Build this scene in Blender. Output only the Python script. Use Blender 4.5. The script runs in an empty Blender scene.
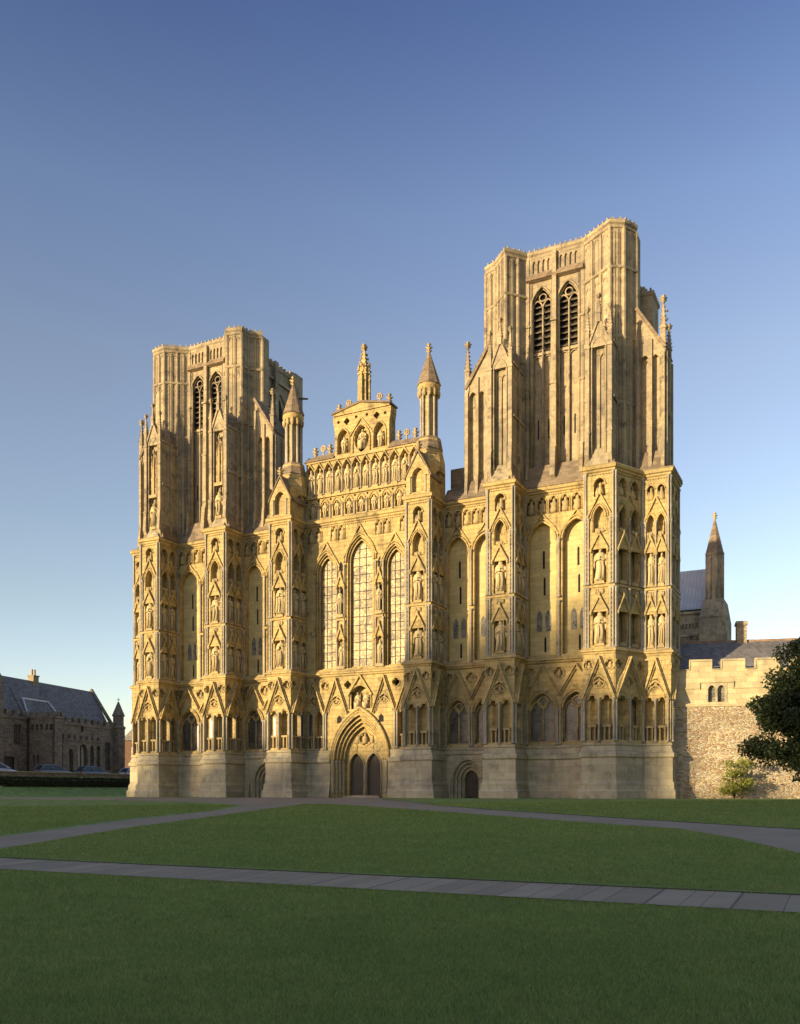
import bpy, math, random
import numpy as np
random.seed(7)
R = math.radians
C = bpy.context.scene.collection
scn = bpy.context.scene

# ------------------------------------------------------------------ camera
EYE = 0.42
cam_d = bpy.data.cameras.new('camera')
cam_d.sensor_fit = 'HORIZONTAL'
cam_d.sensor_width = 36.0
cam_d.lens = 903.0 * 36.0 / 800.0
cam_d.shift_y = 0.35
cam_d.clip_start = 0.1
cam_d.clip_end = 3000
cam = bpy.data.objects.new('camera', cam_d)
C.objects.link(cam)
cam.location = (32.1, -55.8, EYE)
cam.rotation_euler = (R(90), 0, R(26.5))
scn.camera = cam

# ------------------------------------------------------------------ sky, sun, exposure
SUN_EL = 6.5
SUN_AZ = (0.479, 0.878)            # horizontal direction in which the light travels
w = bpy.data.worlds.new('World')
scn.world = w
w.use_nodes = True
nt = w.node_tree
nt.nodes.clear()
sky = nt.nodes.new('ShaderNodeTexSky')
sky.sky_type = 'NISHITA'
sky.sun_disc = False
sky.sun_elevation = R(SUN_EL)
sky.sun_rotation = math.atan2(-SUN_AZ[0], -SUN_AZ[1])
sky.air_density = 1.0
sky.dust_density = 0.3
sky.ozone_density = 1.0
bg = nt.nodes.new('ShaderNodeBackground')
bg.inputs['Strength'].default_value = 0.15
ow = nt.nodes.new('ShaderNodeOutputWorld')
gm = nt.nodes.new('ShaderNodeGamma')          # the film's contrast between zenith and horizon
gm.inputs[1].default_value = 1.3
tint = nt.nodes.new('ShaderNodeMix'); tint.data_type = 'RGBA'; tint.blend_type = 'MULTIPLY'
tint.inputs[0].default_value = 1.0
gen = nt.nodes.new('ShaderNodeTexCoord')
sxyz = nt.nodes.new('ShaderNodeSeparateXYZ')
nt.links.new(gen.outputs['Generated'], sxyz.inputs[0])
elev = nt.nodes.new('ShaderNodeValToRGB')       # deeper blue up high, pale air low; unseen zenith brightened as added lawn fill
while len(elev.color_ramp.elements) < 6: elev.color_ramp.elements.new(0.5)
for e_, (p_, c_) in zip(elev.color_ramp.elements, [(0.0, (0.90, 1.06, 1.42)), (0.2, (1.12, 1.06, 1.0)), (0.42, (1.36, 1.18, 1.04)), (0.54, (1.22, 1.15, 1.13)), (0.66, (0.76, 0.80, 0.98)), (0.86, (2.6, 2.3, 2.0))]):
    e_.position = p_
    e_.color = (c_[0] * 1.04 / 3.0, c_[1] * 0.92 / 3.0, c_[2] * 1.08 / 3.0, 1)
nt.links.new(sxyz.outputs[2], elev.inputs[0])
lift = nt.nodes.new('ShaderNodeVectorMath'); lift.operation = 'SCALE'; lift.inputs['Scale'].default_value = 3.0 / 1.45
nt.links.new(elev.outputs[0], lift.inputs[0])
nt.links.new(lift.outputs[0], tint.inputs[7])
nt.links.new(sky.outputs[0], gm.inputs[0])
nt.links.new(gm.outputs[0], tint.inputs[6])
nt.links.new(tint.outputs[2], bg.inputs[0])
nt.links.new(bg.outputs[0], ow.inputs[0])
sun_d = bpy.data.lights.new('sun', 'SUN')
sun_d.energy = 4.7
sun_d.angle = R(0.6)
sun_d.color = (1.0, 0.765, 0.425)
sun = bpy.data.objects.new('sun', sun_d)
C.objects.link(sun)
from mathutils import Vector
_sd = Vector((SUN_AZ[0] * math.cos(R(SUN_EL)), SUN_AZ[1] * math.cos(R(SUN_EL)), -math.sin(R(SUN_EL))))
sun.rotation_euler = _sd.to_track_quat('-Z', 'Y').to_euler()
sun.location = (-60, -110, 40)
scn.view_settings.view_transform = 'Standard'
scn.view_settings.look = 'None'
scn.view_settings.gamma = 1.0
scn.view_settings.exposure = 1.0
scn.view_settings.use_curve_mapping = False

# ------------------------------------------------------------------ materials
MATS = {}
def nodes(name, rough=0.85):
    m = bpy.data.materials.new(name)
    m.use_nodes = True
    t = m.node_tree
    b = t.nodes['Principled BSDF']
    b.inputs['Roughness'].default_value = rough
    b.inputs['Specular IOR Level'].default_value = 0.25
    MATS[name] = m
    return m, t, b
def N(t, typ, **kw):
    n = t.nodes.new(typ)
    for k, v in kw.items():
        if k in n.inputs: n.inputs[k].default_value = v
        else: setattr(n, k, v)
    return n
def mixc(t, fac, a, b, mode='MIX'):
    n = t.nodes.new('ShaderNodeMix'); n.data_type = 'RGBA'; n.blend_type = mode
    for s, v in ((0, fac), (6, a), (7, b)):
        if hasattr(v, 'is_output'): t.links.new(v, n.inputs[s])
        elif isinstance(v, (int, float)): n.inputs[s].default_value = v
        else: n.inputs[s].default_value = (*v, 1)
    return n.outputs[2]
def ramp(t, src, p0, p1, a=0.0, b=1.0):
    n = t.nodes.new('ShaderNodeMapRange')
    n.inputs[1].default_value = p0; n.inputs[2].default_value = p1
    n.inputs[3].default_value = a; n.inputs[4].default_value = b
    t.links.new(src, n.inputs[0])
    return n.outputs[0]
def noise(t, vec, scale, detail=4, rough=0.6):
    n = N(t, 'ShaderNodeTexNoise', Scale=scale, Detail=detail, Roughness=rough)
    if vec is not None: t.links.new(vec, n.inputs['Vector'])
    return n.outputs['Fac']
def objco(t):
    return t.nodes.new('ShaderNodeTexCoord').outputs['Object']
def scaled(t, vec, s):
    n = t.nodes.new('ShaderNodeMapping'); n.inputs['Scale'].default_value = s
    t.links.new(vec, n.inputs[0]); return n.outputs[0]
def bump(t, b, h, strength, dist=0.02):
    n = t.nodes.new('ShaderNodeBump'); n.inputs['Strength'].default_value = strength
    n.inputs['Distance'].default_value = dist
    t.links.new(h, n.inputs['Height']); t.links.new(n.outputs[0], b.inputs['Normal'])

def stone(name, c1, c2, grey, bw=0.72, bh=0.31, mortar=0.012, greyamt=0.55, var=0.11, streak=0.55, seed=0.0, bmp=0.5, grime=0.5):
    m, t, b = nodes(name, 0.9)
    co = objco(t)
    sp = t.nodes.new('ShaderNodeSeparateXYZ'); t.links.new(co, sp.inputs[0])
    ad = N(t, 'ShaderNodeMath', operation='ADD'); t.links.new(sp.outputs[0], ad.inputs[0]); t.links.new(sp.outputs[1], ad.inputs[1])
    ad2 = N(t, 'ShaderNodeMath', operation='ADD'); t.links.new(ad.outputs[0], ad2.inputs[0]); ad2.inputs[1].default_value = seed
    cb = t.nodes.new('ShaderNodeCombineXYZ'); t.links.new(ad2.outputs[0], cb.inputs[0]); t.links.new(sp.outputs[2], cb.inputs[1])
    br = N(t, 'ShaderNodeTexBrick', Scale=1.0)
    br.inputs['Brick Width'].default_value = bw; br.inputs['Row Height'].default_value = bh
    br.inputs['Mortar Size'].default_value = mortar; br.inputs['Mortar Smooth'].default_value = 0.4
    br.inputs['Bias'].default_value = 0.0
    br.inputs['Color1'].default_value = (1 - var, 1 - var, 1 - var, 1)
    br.inputs['Color2'].default_value = (1 + var, 1 + var, 1 + var * 0.9, 1)
    br.inputs['Mortar'].default_value = (0.78, 0.76, 0.72, 1)
    t.links.new(cb.outputs[0], br.inputs['Vector'])
    n1 = noise(t, co, 0.45, 6, 0.62)
    n2 = noise(t, co, 2.6, 5, 0.65)
    n3 = noise(t, scaled(t, co, (2.2, 2.2, 0.22)), 1.0, 5, 0.6)
    col = mixc(t, ramp(t, n2, 0.35, 0.68), c1, c2)
    col = mixc(t, ramp(t, n1, 0.44, 0.66, 0, greyamt), col, grey)
    col = mixc(t, ramp(t, n3, 0.54, 0.74, 0, streak), col, tuple(g * 0.62 for g in grey))
    col = mixc(t, 1.0, col, br.outputs['Color'], 'MULTIPLY')
    n5 = noise(t, co, 1.25, 9, 0.72)
    col = mixc(t, ramp(t, n5, 0.53, 0.66, 0, grime), col, tuple(g * 0.45 for g in grey))
    n4 = noise(t, co, 14, 3, 0.7)
    col = mixc(t, 1.0, col, ramp2col(t, n4, 0.84, 1.14), 'MULTIPLY')
    t.links.new(col, b.inputs['Base Color'])
    hm = N(t, 'ShaderNodeMath', operation='MULTIPLY'); t.links.new(br.outputs['Fac'], hm.inputs[0]); hm.inputs[1].default_value = -0.6
    ha = N(t, 'ShaderNodeMath', operation='ADD'); t.links.new(hm.outputs[0], ha.inputs[0]); t.links.new(n4, ha.inputs[1])
    bump(t, b, ha.outputs[0], bmp, 0.03)
    return m
def ramp2col(t, src, a, b):
    o = ramp(t, src, 0.25, 0.75, a, b)
    n = t.nodes.new('ShaderNodeCombineColor')
    for i in range(3): t.links.new(o, n.inputs[i])
    return n.outputs[0]

stone('stone_panel', (0.52, 0.43, 0.205), (0.46, 0.38, 0.185), (0.40, 0.33, 0.175), greyamt=0.4, grime=0.25, streak=0.35)
stone('stone_ashlar', (0.50, 0.425, 0.255), (0.44, 0.37, 0.225), (0.36, 0.31, 0.21), bw=0.8, bh=0.36, var=0.16, grime=0.4, streak=0.5)
stone('stone_screen', (0.46, 0.35, 0.15), (0.38, 0.283, 0.128), (0.25, 0.205, 0.115), grime=0.8, streak=0.8, bmp=0.9)
stone('stone_tower', (0.365, 0.305, 0.195), (0.285, 0.236, 0.16), (0.185, 0.162, 0.128), greyamt=0.8, streak=0.85, seed=3.3, grime=0.85)
stone('stone_plinth', (0.44, 0.385, 0.255), (0.37, 0.325, 0.225), (0.25, 0.225, 0.17), bw=0.95, bh=0.42, greyamt=0.65, streak=0.65, seed=1.7)
stone('stone_statue', (0.49, 0.40, 0.225), (0.42, 0.335, 0.185), (0.27, 0.225, 0.15), bw=9, bh=9, mortar=0, var=0.02, greyamt=0.5)
stone('stone_shaft', (0.36, 0.325, 0.26), (0.29, 0.265, 0.225), (0.22, 0.205, 0.18), bw=3, bh=1.1, greyamt=0.5)
stone('stone_roofing', (0.235, 0.175, 0.115), (0.17, 0.135, 0.10), (0.14, 0.12, 0.10), bw=0.5, bh=0.24, var=0.25, seed=5.1)
stone('stone_carved', (0.43, 0.33, 0.16), (0.34, 0.265, 0.14), (0.2, 0.165, 0.11), bw=9, bh=9, mortar=0, var=0.03, greyamt=0.6, bmp=0.9)
m, t, b = nodes('rubble', 0.95)
co = objco(t)
mp = t.nodes.new('ShaderNodeMapping'); mp.inputs['Scale'].default_value = (3.8, 3.8, 10.5); mp.inputs['Rotation'].default_value = (0, 0, R(-14.1))
nd = N(t, 'ShaderNodeTexNoise', Scale=1.2, Detail=3)
t.links.new(co, nd.inputs['Vector'])
av = t.nodes.new('ShaderNodeVectorMath'); av.operation = 'MULTIPLY_ADD'; t.links.new(nd.outputs['Color'], av.inputs[0]); av.inputs[1].default_value = (.5, .5, .35); t.links.new(co, av.inputs[2])
t.links.new(av.outputs[0], mp.inputs[0])
v1 = N(t, 'ShaderNodeTexVoronoi', Scale=1.0, Randomness=0.8); t.links.new(mp.outputs[0], v1.inputs['Vector'])
v2 = N(t, 'ShaderNodeTexVoronoi', Scale=1.0, Randomness=0.8); v2.feature = 'DISTANCE_TO_EDGE'; t.links.new(mp.outputs[0], v2.inputs['Vector'])
sc_ = t.nodes.new('ShaderNodeSeparateColor'); t.links.new(v1.outputs['Color'], sc_.inputs[0])
col = mixc(t, sc_.outputs[0], (0.37, 0.285, 0.17), (0.62, 0.52, 0.34))
col = mixc(t, ramp(t, sc_.outputs[1], 0.72, 0.8), col, (0.36, 0.235, 0.15))
col = mixc(t, ramp(t, sc_.outputs[2], 0.8, 0.85), col, (0.55, 0.50, 0.40))
col = mixc(t, ramp(t, v2.outputs['Distance'], 0.0, 0.09, 0.8, 0.0), col, (0.40, 0.34, 0.25))
col = mixc(t, ramp(t, noise(t, co, 0.5, 6, 0.65), 0.42, 0.66, 0, 0.6), col, (0.30, 0.25, 0.18))
t.links.new(col, b.inputs['Base Color'])
bump(t, b, ramp(t, v2.outputs['Distance'], 0.0, 0.25), 1.0, 0.05)
stone('stone_house', (0.26, 0.20, 0.145), (0.20, 0.16, 0.12), (0.14, 0.125, 0.105), bw=0.45, bh=0.2, var=0.3, mortar=0.02)
stone('slate', (0.15, 0.145, 0.155), (0.19, 0.18, 0.19), (0.12, 0.115, 0.12), bw=0.3, bh=0.22, var=0.22, mortar=0.012, streak=0.2)
stone('tile_ridge', (0.30, 0.19, 0.12), (0.24, 0.16, 0.11), (0.2, 0.15, 0.11), bw=0.4, bh=9, var=0.2)

def plain(name, col, rough=0.6, metal=0.0, nz=0.0, spec=0.4):
    m, t, b = nodes(name, rough)
    b.inputs['Metallic'].default_value = metal
    b.inputs['Specular IOR Level'].default_value = spec
    if nz:
        c = mixc(t, ramp(t, noise(t, objco(t), 3.0, 5), 0.3, 0.7), tuple(k * (1 - nz) for k in col), tuple(min(1, k * (1 + nz)) for k in col))
        t.links.new(c, b.inputs['Base Color'])
    else:
        b.inputs['Base Color'].default_value = (*col, 1)
    return m
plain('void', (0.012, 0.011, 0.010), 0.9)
plain('louvre_wood', (0.10, 0.085, 0.065), 0.85, nz=0.3)
plain('iron', (0.03, 0.03, 0.03), 0.6)
plain('lead_bar', (0.05, 0.048, 0.045), 0.7)
plain('soil', (0.035, 0.04, 0.016), 0.95, nz=0.3)
plain('white_paint', (0.55, 0.57, 0.60), 0.5)
plain('pot', (0.40, 0.27, 0.17), 0.8, nz=0.2)
plain('tyre', (0.02, 0.02, 0.02), 0.8)
plain('car_glass', (0.03, 0.035, 0.04), 0.1, spec=0.6)
plain('chrome', (0.5, 0.5, 0.5), 0.25, metal=0.9)
plain('lamp_red', (0.3, 0.02, 0.02), 0.3)
plain('lamp_clear', (0.6, 0.6, 0.58), 0.2)
plain('car_silver', (0.42, 0.44, 0.47), 0.35, metal=0.5)
plain('car_grey', (0.20, 0.21, 0.23), 0.35, metal=0.4)
plain('car_blue', (0.16, 0.19, 0.26), 0.35, metal=0.3)
plain('car_white', (0.55, 0.57, 0.60), 0.35)
plain('bark', (0.06, 0.045, 0.03), 0.95, nz=0.35)
plain('brick_red', (0.10, 0.06, 0.042), 0.9, nz=0.25)

# lead roof with standing seams
m, t, b = nodes('lead_roof', 0.55)
co = objco(t)
wv = N(t, 'ShaderNodeTexWave', Scale=0.75); wv.bands_direction = 'X'; t.links.new(co, wv.inputs['Vector'])
col = mixc(t, ramp(t, noise(t, co, 0.8, 5), 0.3, 0.7), (0.25, 0.27, 0.30), (0.34, 0.36, 0.385))
col = mixc(t, ramp(t, wv.outputs['Fac'], 0.9, 1.0, 0, 0.5), col, (0.16, 0.17, 0.19))
t.links.new(col, b.inputs['Base Color']); bump(t, b, wv.outputs['Fac'], 0.4, 0.05)

# old leaded glass: many little quarries of differing tone and tilt
def glazing(name, a, bcol, sc, rough):
    m, t, b = nodes(name, rough)
    b.inputs['Specular IOR Level'].default_value = 0.7
    co = objco(t)
    v = N(t, 'ShaderNodeTexVoronoi', Scale=sc); v.feature = 'F1'; t.links.new(co, v.inputs['Vector'])
    v2 = N(t, 'ShaderNodeTexVoronoi', Scale=sc * 0.33); v2.feature = 'F1'; t.links.new(co, v2.inputs['Vector'])
    s1 = t.nodes.new('ShaderNodeSeparateColor'); t.links.new(v.outputs['Color'], s1.inputs[0])
    s2 = t.nodes.new('ShaderNodeSeparateColor'); t.links.new(v2.outputs['Color'], s2.inputs[0])
    col = mixc(t, s1.outputs[0], a, bcol)
    col = mixc(t, ramp(t, s2.outputs[1], 0.45, 0.75, 0, 0.7), col, tuple(k * 1.35 for k in bcol))
    de = N(t, 'ShaderNodeTexVoronoi', Scale=sc); de.feature = 'DISTANCE_TO_EDGE'; t.links.new(co, de.inputs['Vector'])
    col = mixc(t, ramp(t, de.outputs['Distance'], 0.03, 0.10, 0.75, 0.0), col, (0.04, 0.035, 0.03))
    t.links.new(col, b.inputs['Base Color'])
    bump(t, b, s1.outputs[1], 0.35, 0.05)
glazing('glass_lancet', (0.10, 0.075, 0.035), (0.42, 0.32, 0.15), 4.2, 0.6)
glazing('glass_dark', (0.03, 0.03, 0.03), (0.12, 0.11, 0.09), 9.0, 0.3)
glazing('glass_grey', (0.07, 0.068, 0.062), (0.20, 0.19, 0.16), 9.0, 0.7)

# planked oak door
m, t, b = nodes('oak', 0.8)
co = objco(t)
wv = N(t, 'ShaderNodeTexWave', Scale=1.9, Distortion=0.4, Detail=2); wv.bands_direction = 'X'; t.links.new(co, wv.inputs['Vector'])
col = mixc(t, noise(t, scaled(t, co, (9, 9, 0.8)), 1.0, 5), (0.05, 0.042, 0.033), (0.105, 0.088, 0.068))
col = mixc(t, ramp(t, wv.outputs['Fac'], 0.0, 0.12, 0.8, 0), col, (0.02, 0.015, 0.012))
t.links.new(col, b.inputs['Base Color']); bump(t, b, wv.outputs['Fac'], 0.4, 0.03)

# lawn
m, t, b = nodes('lawn', 0.95)
b.inputs['Specular IOR Level'].default_value = 0.1
co = objco(t)
c1 = mixc(t, ramp(t, noise(t, co, 0.22, 5), 0.35, 0.65), (0.245, 0.345, 0.10), (0.295, 0.375, 0.12))
c1 = mixc(t, ramp(t, noise(t, scaled(t, co, (1, 1.0, 1)), 1.6, 6, 0.7), 0.40, 0.66, 0, 0.65), c1, (0.08, 0.13, 0.035))
c1 = mixc(t, ramp(t, noise(t, co, 11.0, 4, 0.8), 0.45, 0.7, 0, 0.6), c1, (0.13, 0.17, 0.065))
c1 = mixc(t, ramp(t, noise(t, co, 40.0, 3, 0.8), 0.50, 0.7, 0, 0.7), c1, (0.050, 0.078, 0.024))
t.links.new(c1, b.inputs['Base Color'])
bump(t, b, noise(t, co, 30.0, 5, 0.8), 1.0, 0.05)
# grass blades
m, t, b = nodes('grass_blade', 0.7)
b.inputs['Specular IOR Level'].default_value = 0.2
co = objco(t)
c1 = mixc(t, ramp(t, noise(t, co, 0.25, 5), 0.35, 0.65), (0.185, 0.265, 0.072), (0.235, 0.30, 0.09))
c1 = mixc(t, ramp(t, noise(t, co, 0.55, 7, 0.75), 0.42, 0.62, 0, 0.55), c1, (0.30, 0.33, 0.10))
c1 = mixc(t, ramp(t, noise(t, co, 3.0, 6, 0.75), 0.44, 0.62, 0, 0.75), c1, (0.18, 0.265, 0.072))
at = t.nodes.new('ShaderNodeAttribute'); at.attribute_name = 'tone'
c1 = mixc(t, at.outputs['Fac'], mixc(t, 1.0, c1, (0.55, 0.55, 0.55), 'MULTIPLY'), mixc(t, 1.0, c1, (1.45, 1.4, 1.4), 'MULTIPLY'))
t.links.new(c1, b.inputs['Base Color'])
tr = t.nodes.new('ShaderNodeBsdfTranslucent'); t.links.new(c1, tr.inputs[0])
mx = t.nodes.new('ShaderNodeMixShader'); mx.inputs[0].default_value = 0.5
t.links.new(b.outputs[0], mx.inputs[1]); t.links.new(tr.outputs[0], mx.inputs[2])
t.links.new(mx.outputs[0], t.nodes['Material Output'].inputs[0])

# stone flags / gravelly tarmac path
m, t, b = nodes('flagstones', 0.85)
uv = t.nodes.new('ShaderNodeUVMap')
br = N(t, 'ShaderNodeTexBrick', Scale=1.0)
br.offset = 0.37
br.inputs['Brick Width'].default_value = 0.34; br.inputs['Row Height'].default_value = 1.4
br.inputs['Mortar Size'].default_value = 0.009; br.inputs['Mortar Smooth'].default_value = 0.3
br.inputs['Color1'].default_value = (0.235, 0.185, 0.122, 1); br.inputs['Color2'].default_value = (0.32, 0.258, 0.175, 1)
br.inputs['Mortar'].default_value = (0.05, 0.05, 0.048, 1)
along = t.nodes.new('ShaderNodeMapping'); along.inputs['Scale'].default_value = (1, 0, 0); t.links.new(uv.outputs[0], along.inputs[0])
nw = N(t, 'ShaderNodeTexNoise', Scale=0.9, Detail=1); t.links.new(along.outputs[0], nw.inputs['Vector'])
va = t.nodes.new('ShaderNodeVectorMath'); va.operation = 'MULTIPLY_ADD'; t.links.new(nw.outputs['Color'], va.inputs[0]); va.inputs[1].default_value = (0.9, 0.0, 0); t.links.new(uv.outputs[0], va.inputs[2])
t.links.new(va.outputs[0], br.inputs['Vector'])
co = objco(t)
col = mixc(t, ramp(t, noise(t, co, 1.3, 6, 0.7), 0.35, 0.7, 0, 0.6), br.outputs['Color'], (0.14, 0.125, 0.092))
col = mixc(t, ramp(t, noise(t, co, 30, 4, 0.7), 0.4, 0.7, 0, 0.3), col, (0.31, 0.265, 0.205))
t.links.new(col, b.inputs['Base Color'])
hm = N(t, 'ShaderNodeMath', operation='MULTIPLY'); t.links.new(br.outputs['Fac'], hm.inputs[0]); hm.inputs[1].default_value = -1.0
ha = N(t, 'ShaderNodeMath', operation='ADD'); t.links.new(hm.outputs[0], ha.inputs[0]); t.links.new(noise(t, co, 25, 4), ha.inputs[1])
bump(t, b, ha.outputs[0], 0.5, 0.02)
m, t, b = nodes('path_tarmac', 0.9)
co = objco(t)
col = mixc(t, ramp(t, noise(t, co, 0.6, 6, 0.7), 0.3, 0.7), (0.195, 0.155, 0.108), (0.275, 0.222, 0.158))
col = mixc(t, ramp(t, noise(t, co, 45, 3, 0.8), 0.45, 0.7, 0, 0.5), col, (0.31, 0.265, 0.20))
t.links.new(col, b.inputs['Base Color']); bump(t, b, noise(t, co, 50, 3), 0.4, 0.01)

def leafmat(name, a, bb):
    m, t, b = nodes(name, 0.6)
    b.inputs['Specular IOR Level'].default_value = 0.3
    at = t.nodes.new('ShaderNodeAttribute'); at.attribute_name = 'tone'
    t.links.new(mixc(t, at.outputs['Fac'], a, bb), b.inputs['Base Color'])
    tr = t.nodes.new('ShaderNodeBsdfTranslucent'); t.links.new(mixc(t, at.outputs['Fac'], a, bb), tr.inputs[0])
    mx = t.nodes.new('ShaderNodeMixShader'); mx.inputs[0].default_value = 0.22
    t.links.new(b.outputs[0], mx.inputs[1]); t.links.new(tr.outputs[0], mx.inputs[2])
    t.links.new(mx.outputs[0], t.nodes['Material Output'].inputs[0])
leafmat('leaf_dark', (0.012, 0.022, 0.008), (0.032, 0.046, 0.015))
leafmat('leaf_yellow', (0.12, 0.15, 0.03), (0.30, 0.30, 0.06))
leafmat('leaf_hedge', (0.015, 0.028, 0.010), (0.035, 0.055, 0.018))
leafmat('leaf_rust', (0.09, 0.035, 0.015), (0.17, 0.075, 0.03))
leafmat('leaf_lime', (0.04, 0.07, 0.016), (0.07, 0.11, 0.025))

# ------------------------------------------------------------------ mesh builder
class Fr:
    """a vertical face: origin o, u along the face, w outwards, z up"""
    def __init__(s, p, q=None, o=None):
        s.p = p
        if q is None: s.U = (1, 0); s.L = 0
        else:
            dx, dy = q[0] - p[0], q[1] - p[1]; s.L = math.hypot(dx, dy); s.U = (dx / s.L, dy / s.L)
        s.N = (s.U[1], -s.U[0])
    def __call__(s, u, w, z):
        return (s.p[0] + u * s.U[0] + w * s.N[0], s.p[1] + u * s.U[1] + w * s.N[1], z)

class MB:
    def __init__(s, mat='stone_screen'):
        s.v = []; s.f = []; s.m = []; s.s = []; s.cur = mat
    def add(s, vs, fs, smooth=False):
        o = len(s.v); s.v.extend(vs)
        for f in fs:
            s.f.append([i + o for i in f]); s.m.append(s.cur); s.s.append(smooth)
    def quad(s, *p): s.add(list(p), [list(range(len(p)))])
    def hexa(s, b, tp):
        n = len(b)
        s.add(list(b) + list(tp), [list(range(n))[::-1], list(range(n, 2 * n))] + [[i, (i + 1) % n, n + (i + 1) % n, n + i] for i in range(n)])
    def box(s, fr, u0, u1, w0, w1, z0, z1):
        b = [fr(u0, w0, z0), fr(u1, w0, z0), fr(u1, w1, z0), fr(u0, w1, z0)]
        s.hexa(b, [(x, y, z1) for x, y, _ in b])
    def cube(s, x0, x1, y0, y1, z0, z1):
        s.hexa([(x0, y0, z0), (x1, y0, z0), (x1, y1, z0), (x0, y1, z0)], [(x0, y0, z1), (x1, y0, z1), (x1, y1, z1), (x0, y1, z1)])
    def prism(s, poly, z0, z1):
        s.hexa([(x, y, z0) for x, y in poly], [(x, y, z1) for x, y in poly])
    def plate(s, fr, poly, w0, w1):
        s.hexa([fr(u, w0, z) for u, z in poly], [fr(u, w1, z) for u, z in poly])
    def bar(s, fr, a, b, t, w0, w1, ext=0.0):
        du, dz = b[0] - a[0], b[1] - a[1]; L = math.hypot(du, dz) or 1
        du /= L; dz /= L; nu, nz = -dz * t / 2, du * t / 2
        a = (a[0] - du * ext, a[1] - dz * ext); b = (b[0] + du * ext, b[1] + dz * ext)
        s.plate(fr, [(a[0] + nu, a[1] + nz), (a[0] - nu, a[1] - nz), (b[0] - nu, b[1] - nz), (b[0] + nu, b[1] + nz)], w0, w1)
    def tube(s, pts, r, n=6, r1=None):
        P = [Vector(p) for p in pts]; k = len(P); vs = []
        up0 = None
        for i, p in enumerate(P):
            tg = (P[min(i + 1, k - 1)] - P[max(i - 1, 0)]).normalized()
            if up0 is None:
                up0 = Vector((0, 0, 1)) if abs(tg.z) < 0.9 else Vector((0.3, 1, 0))
            a = tg.cross(up0)
            if a.length < 1e-4: a = tg.orthogonal()
            a.normalize(); bb = tg.cross(a).normalized()
            rr = r if r1 is None else r + (r1 - r) * i / (k - 1)
            for j in range(n):
                an = 2 * math.pi * j / n
                q = p + a * (rr * math.cos(an)) + bb * (rr * math.sin(an)); vs.append(tuple(q))
        fs = []
        for i in range(k - 1):
            for j in range(n):
                fs.append([i * n + j, i * n + (j + 1) % n, (i + 1) * n + (j + 1) % n, (i + 1) * n + j])
        fs.append(list(range(n))[::-1]); fs.append(list(range((k - 1) * n, k * n)))
        s.add(vs, fs, True)
    def lathe(s, x, y, prof, n=10, smooth=True, rot=0.0):
        vs = []; fs = []
        for r, z in prof:
            for j in range(n):
                a = 2 * math.pi * j / n + rot
                vs.append((x + r * math.cos(a), y + r * math.sin(a), z))
        for i in range(len(prof) - 1):
            for j in range(n):
                fs.append([i * n + j, i * n + (j + 1) % n, (i + 1) * n + (j + 1) % n, (i + 1) * n + j])
        fs.append(list(range(n))[::-1]); fs.append(list(range((len(prof) - 1) * n, len(prof) * n)))
        s.add(vs, fs, smooth)
    def sweep(s, line, prof, closed=False):
        """profile (w, z) swept along a plan polyline with mitred corners; w is outwards"""
        n = len(line); rows = []
        for i, p in enumerate(line):
            def nrm(a, b):
                dx, dy = b[0] - a[0], b[1] - a[1]; L = math.hypot(dx, dy); return (dy / L, -dx / L)
            if closed: n1 = nrm(line[i - 1], p); n2 = nrm(p, line[(i + 1) % n])
            else:
                n2 = nrm(p, line[i + 1]) if i < n - 1 else nrm(line[i - 1], p)
                n1 = nrm(line[i - 1], p) if i > 0 else n2
            mx, my = n1[0] + n2[0], n1[1] + n2[1]; d = (mx * n1[0] + my * n1[1]) or 1
            mx /= d; my /= d
            rows.append([(p[0] + mx * w_, p[1] + my * w_, z) for w_, z in prof])
        k = len(prof); vs = [q for r in rows for q in r]; fs = []
        for i in range(n if closed else n - 1):
            j = (i + 1) % n
            for a in range(k - 1):
                fs.append([i * k + a, j * k + a, j * k + a + 1, i * k + a + 1])
        if not closed:
            fs.append(list(range(k))); fs.append(list(range((n - 1) * k, n * k))[::-1])
        s.add(vs, fs)
    def openwall(s, fr, u0, u1, z0, z1, wf, th, ops=()):
        us = {round(u0, 5), round(u1, 5)}
        for o in ops:
            for i in range(o['n'] + 1):
                us.add(round(min(u1, max(u0, o['a'] + (o['b'] - o['a']) * i / o['n'])), 5))
        us = sorted(us); wb = wf - th
        def find(m):
            for o in ops:
                if o['a'] < m < o['b']: return o
        lo = lambda o, u: max(z0, min(z1, o['lo'](u))); hi = lambda o, u: max(z0, min(z1, o['hi'](u)))
        for a, b in zip(us, us[1:]):
            o = find((a + b) / 2)
            if o is None:
                s.quad(fr(a, wf, z0), fr(b, wf, z0), fr(b, wf, z1), fr(a, wf, z1)); continue
            la, lb, ha, hb = lo(o, a), lo(o, b), hi(o, a), hi(o, b)
            if max(la, lb) - z0 > 1e-4:
                s.quad(fr(a, wf, z0), fr(b, wf, z0), fr(b, wf, lb), fr(a, wf, la))
                s.quad(fr(a, wf, la), fr(b, wf, lb), fr(b, wb, lb), fr(a, wb, la))
            if z1 - min(ha, hb) > 1e-4:
                s.quad(fr(a, wf, ha), fr(b, wf, hb), fr(b, wf, z1), fr(a, wf, z1))
                s.quad(fr(a, wf, ha), fr(b, wf, hb), fr(b, wb, hb), fr(a, wb, ha))
            if abs(a - o['a']) < 2e-5 and ha - la > 1e-3: s.quad(fr(a, wf, la), fr(a, wf, ha), fr(a, wb, ha), fr(a, wb, la))
            if abs(b - o['b']) < 2e-5 and hb - lb > 1e-3: s.quad(fr(b, wf, lb), fr(b, wf, hb), fr(b, wb, hb), fr(b, wb, lb))
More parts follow.
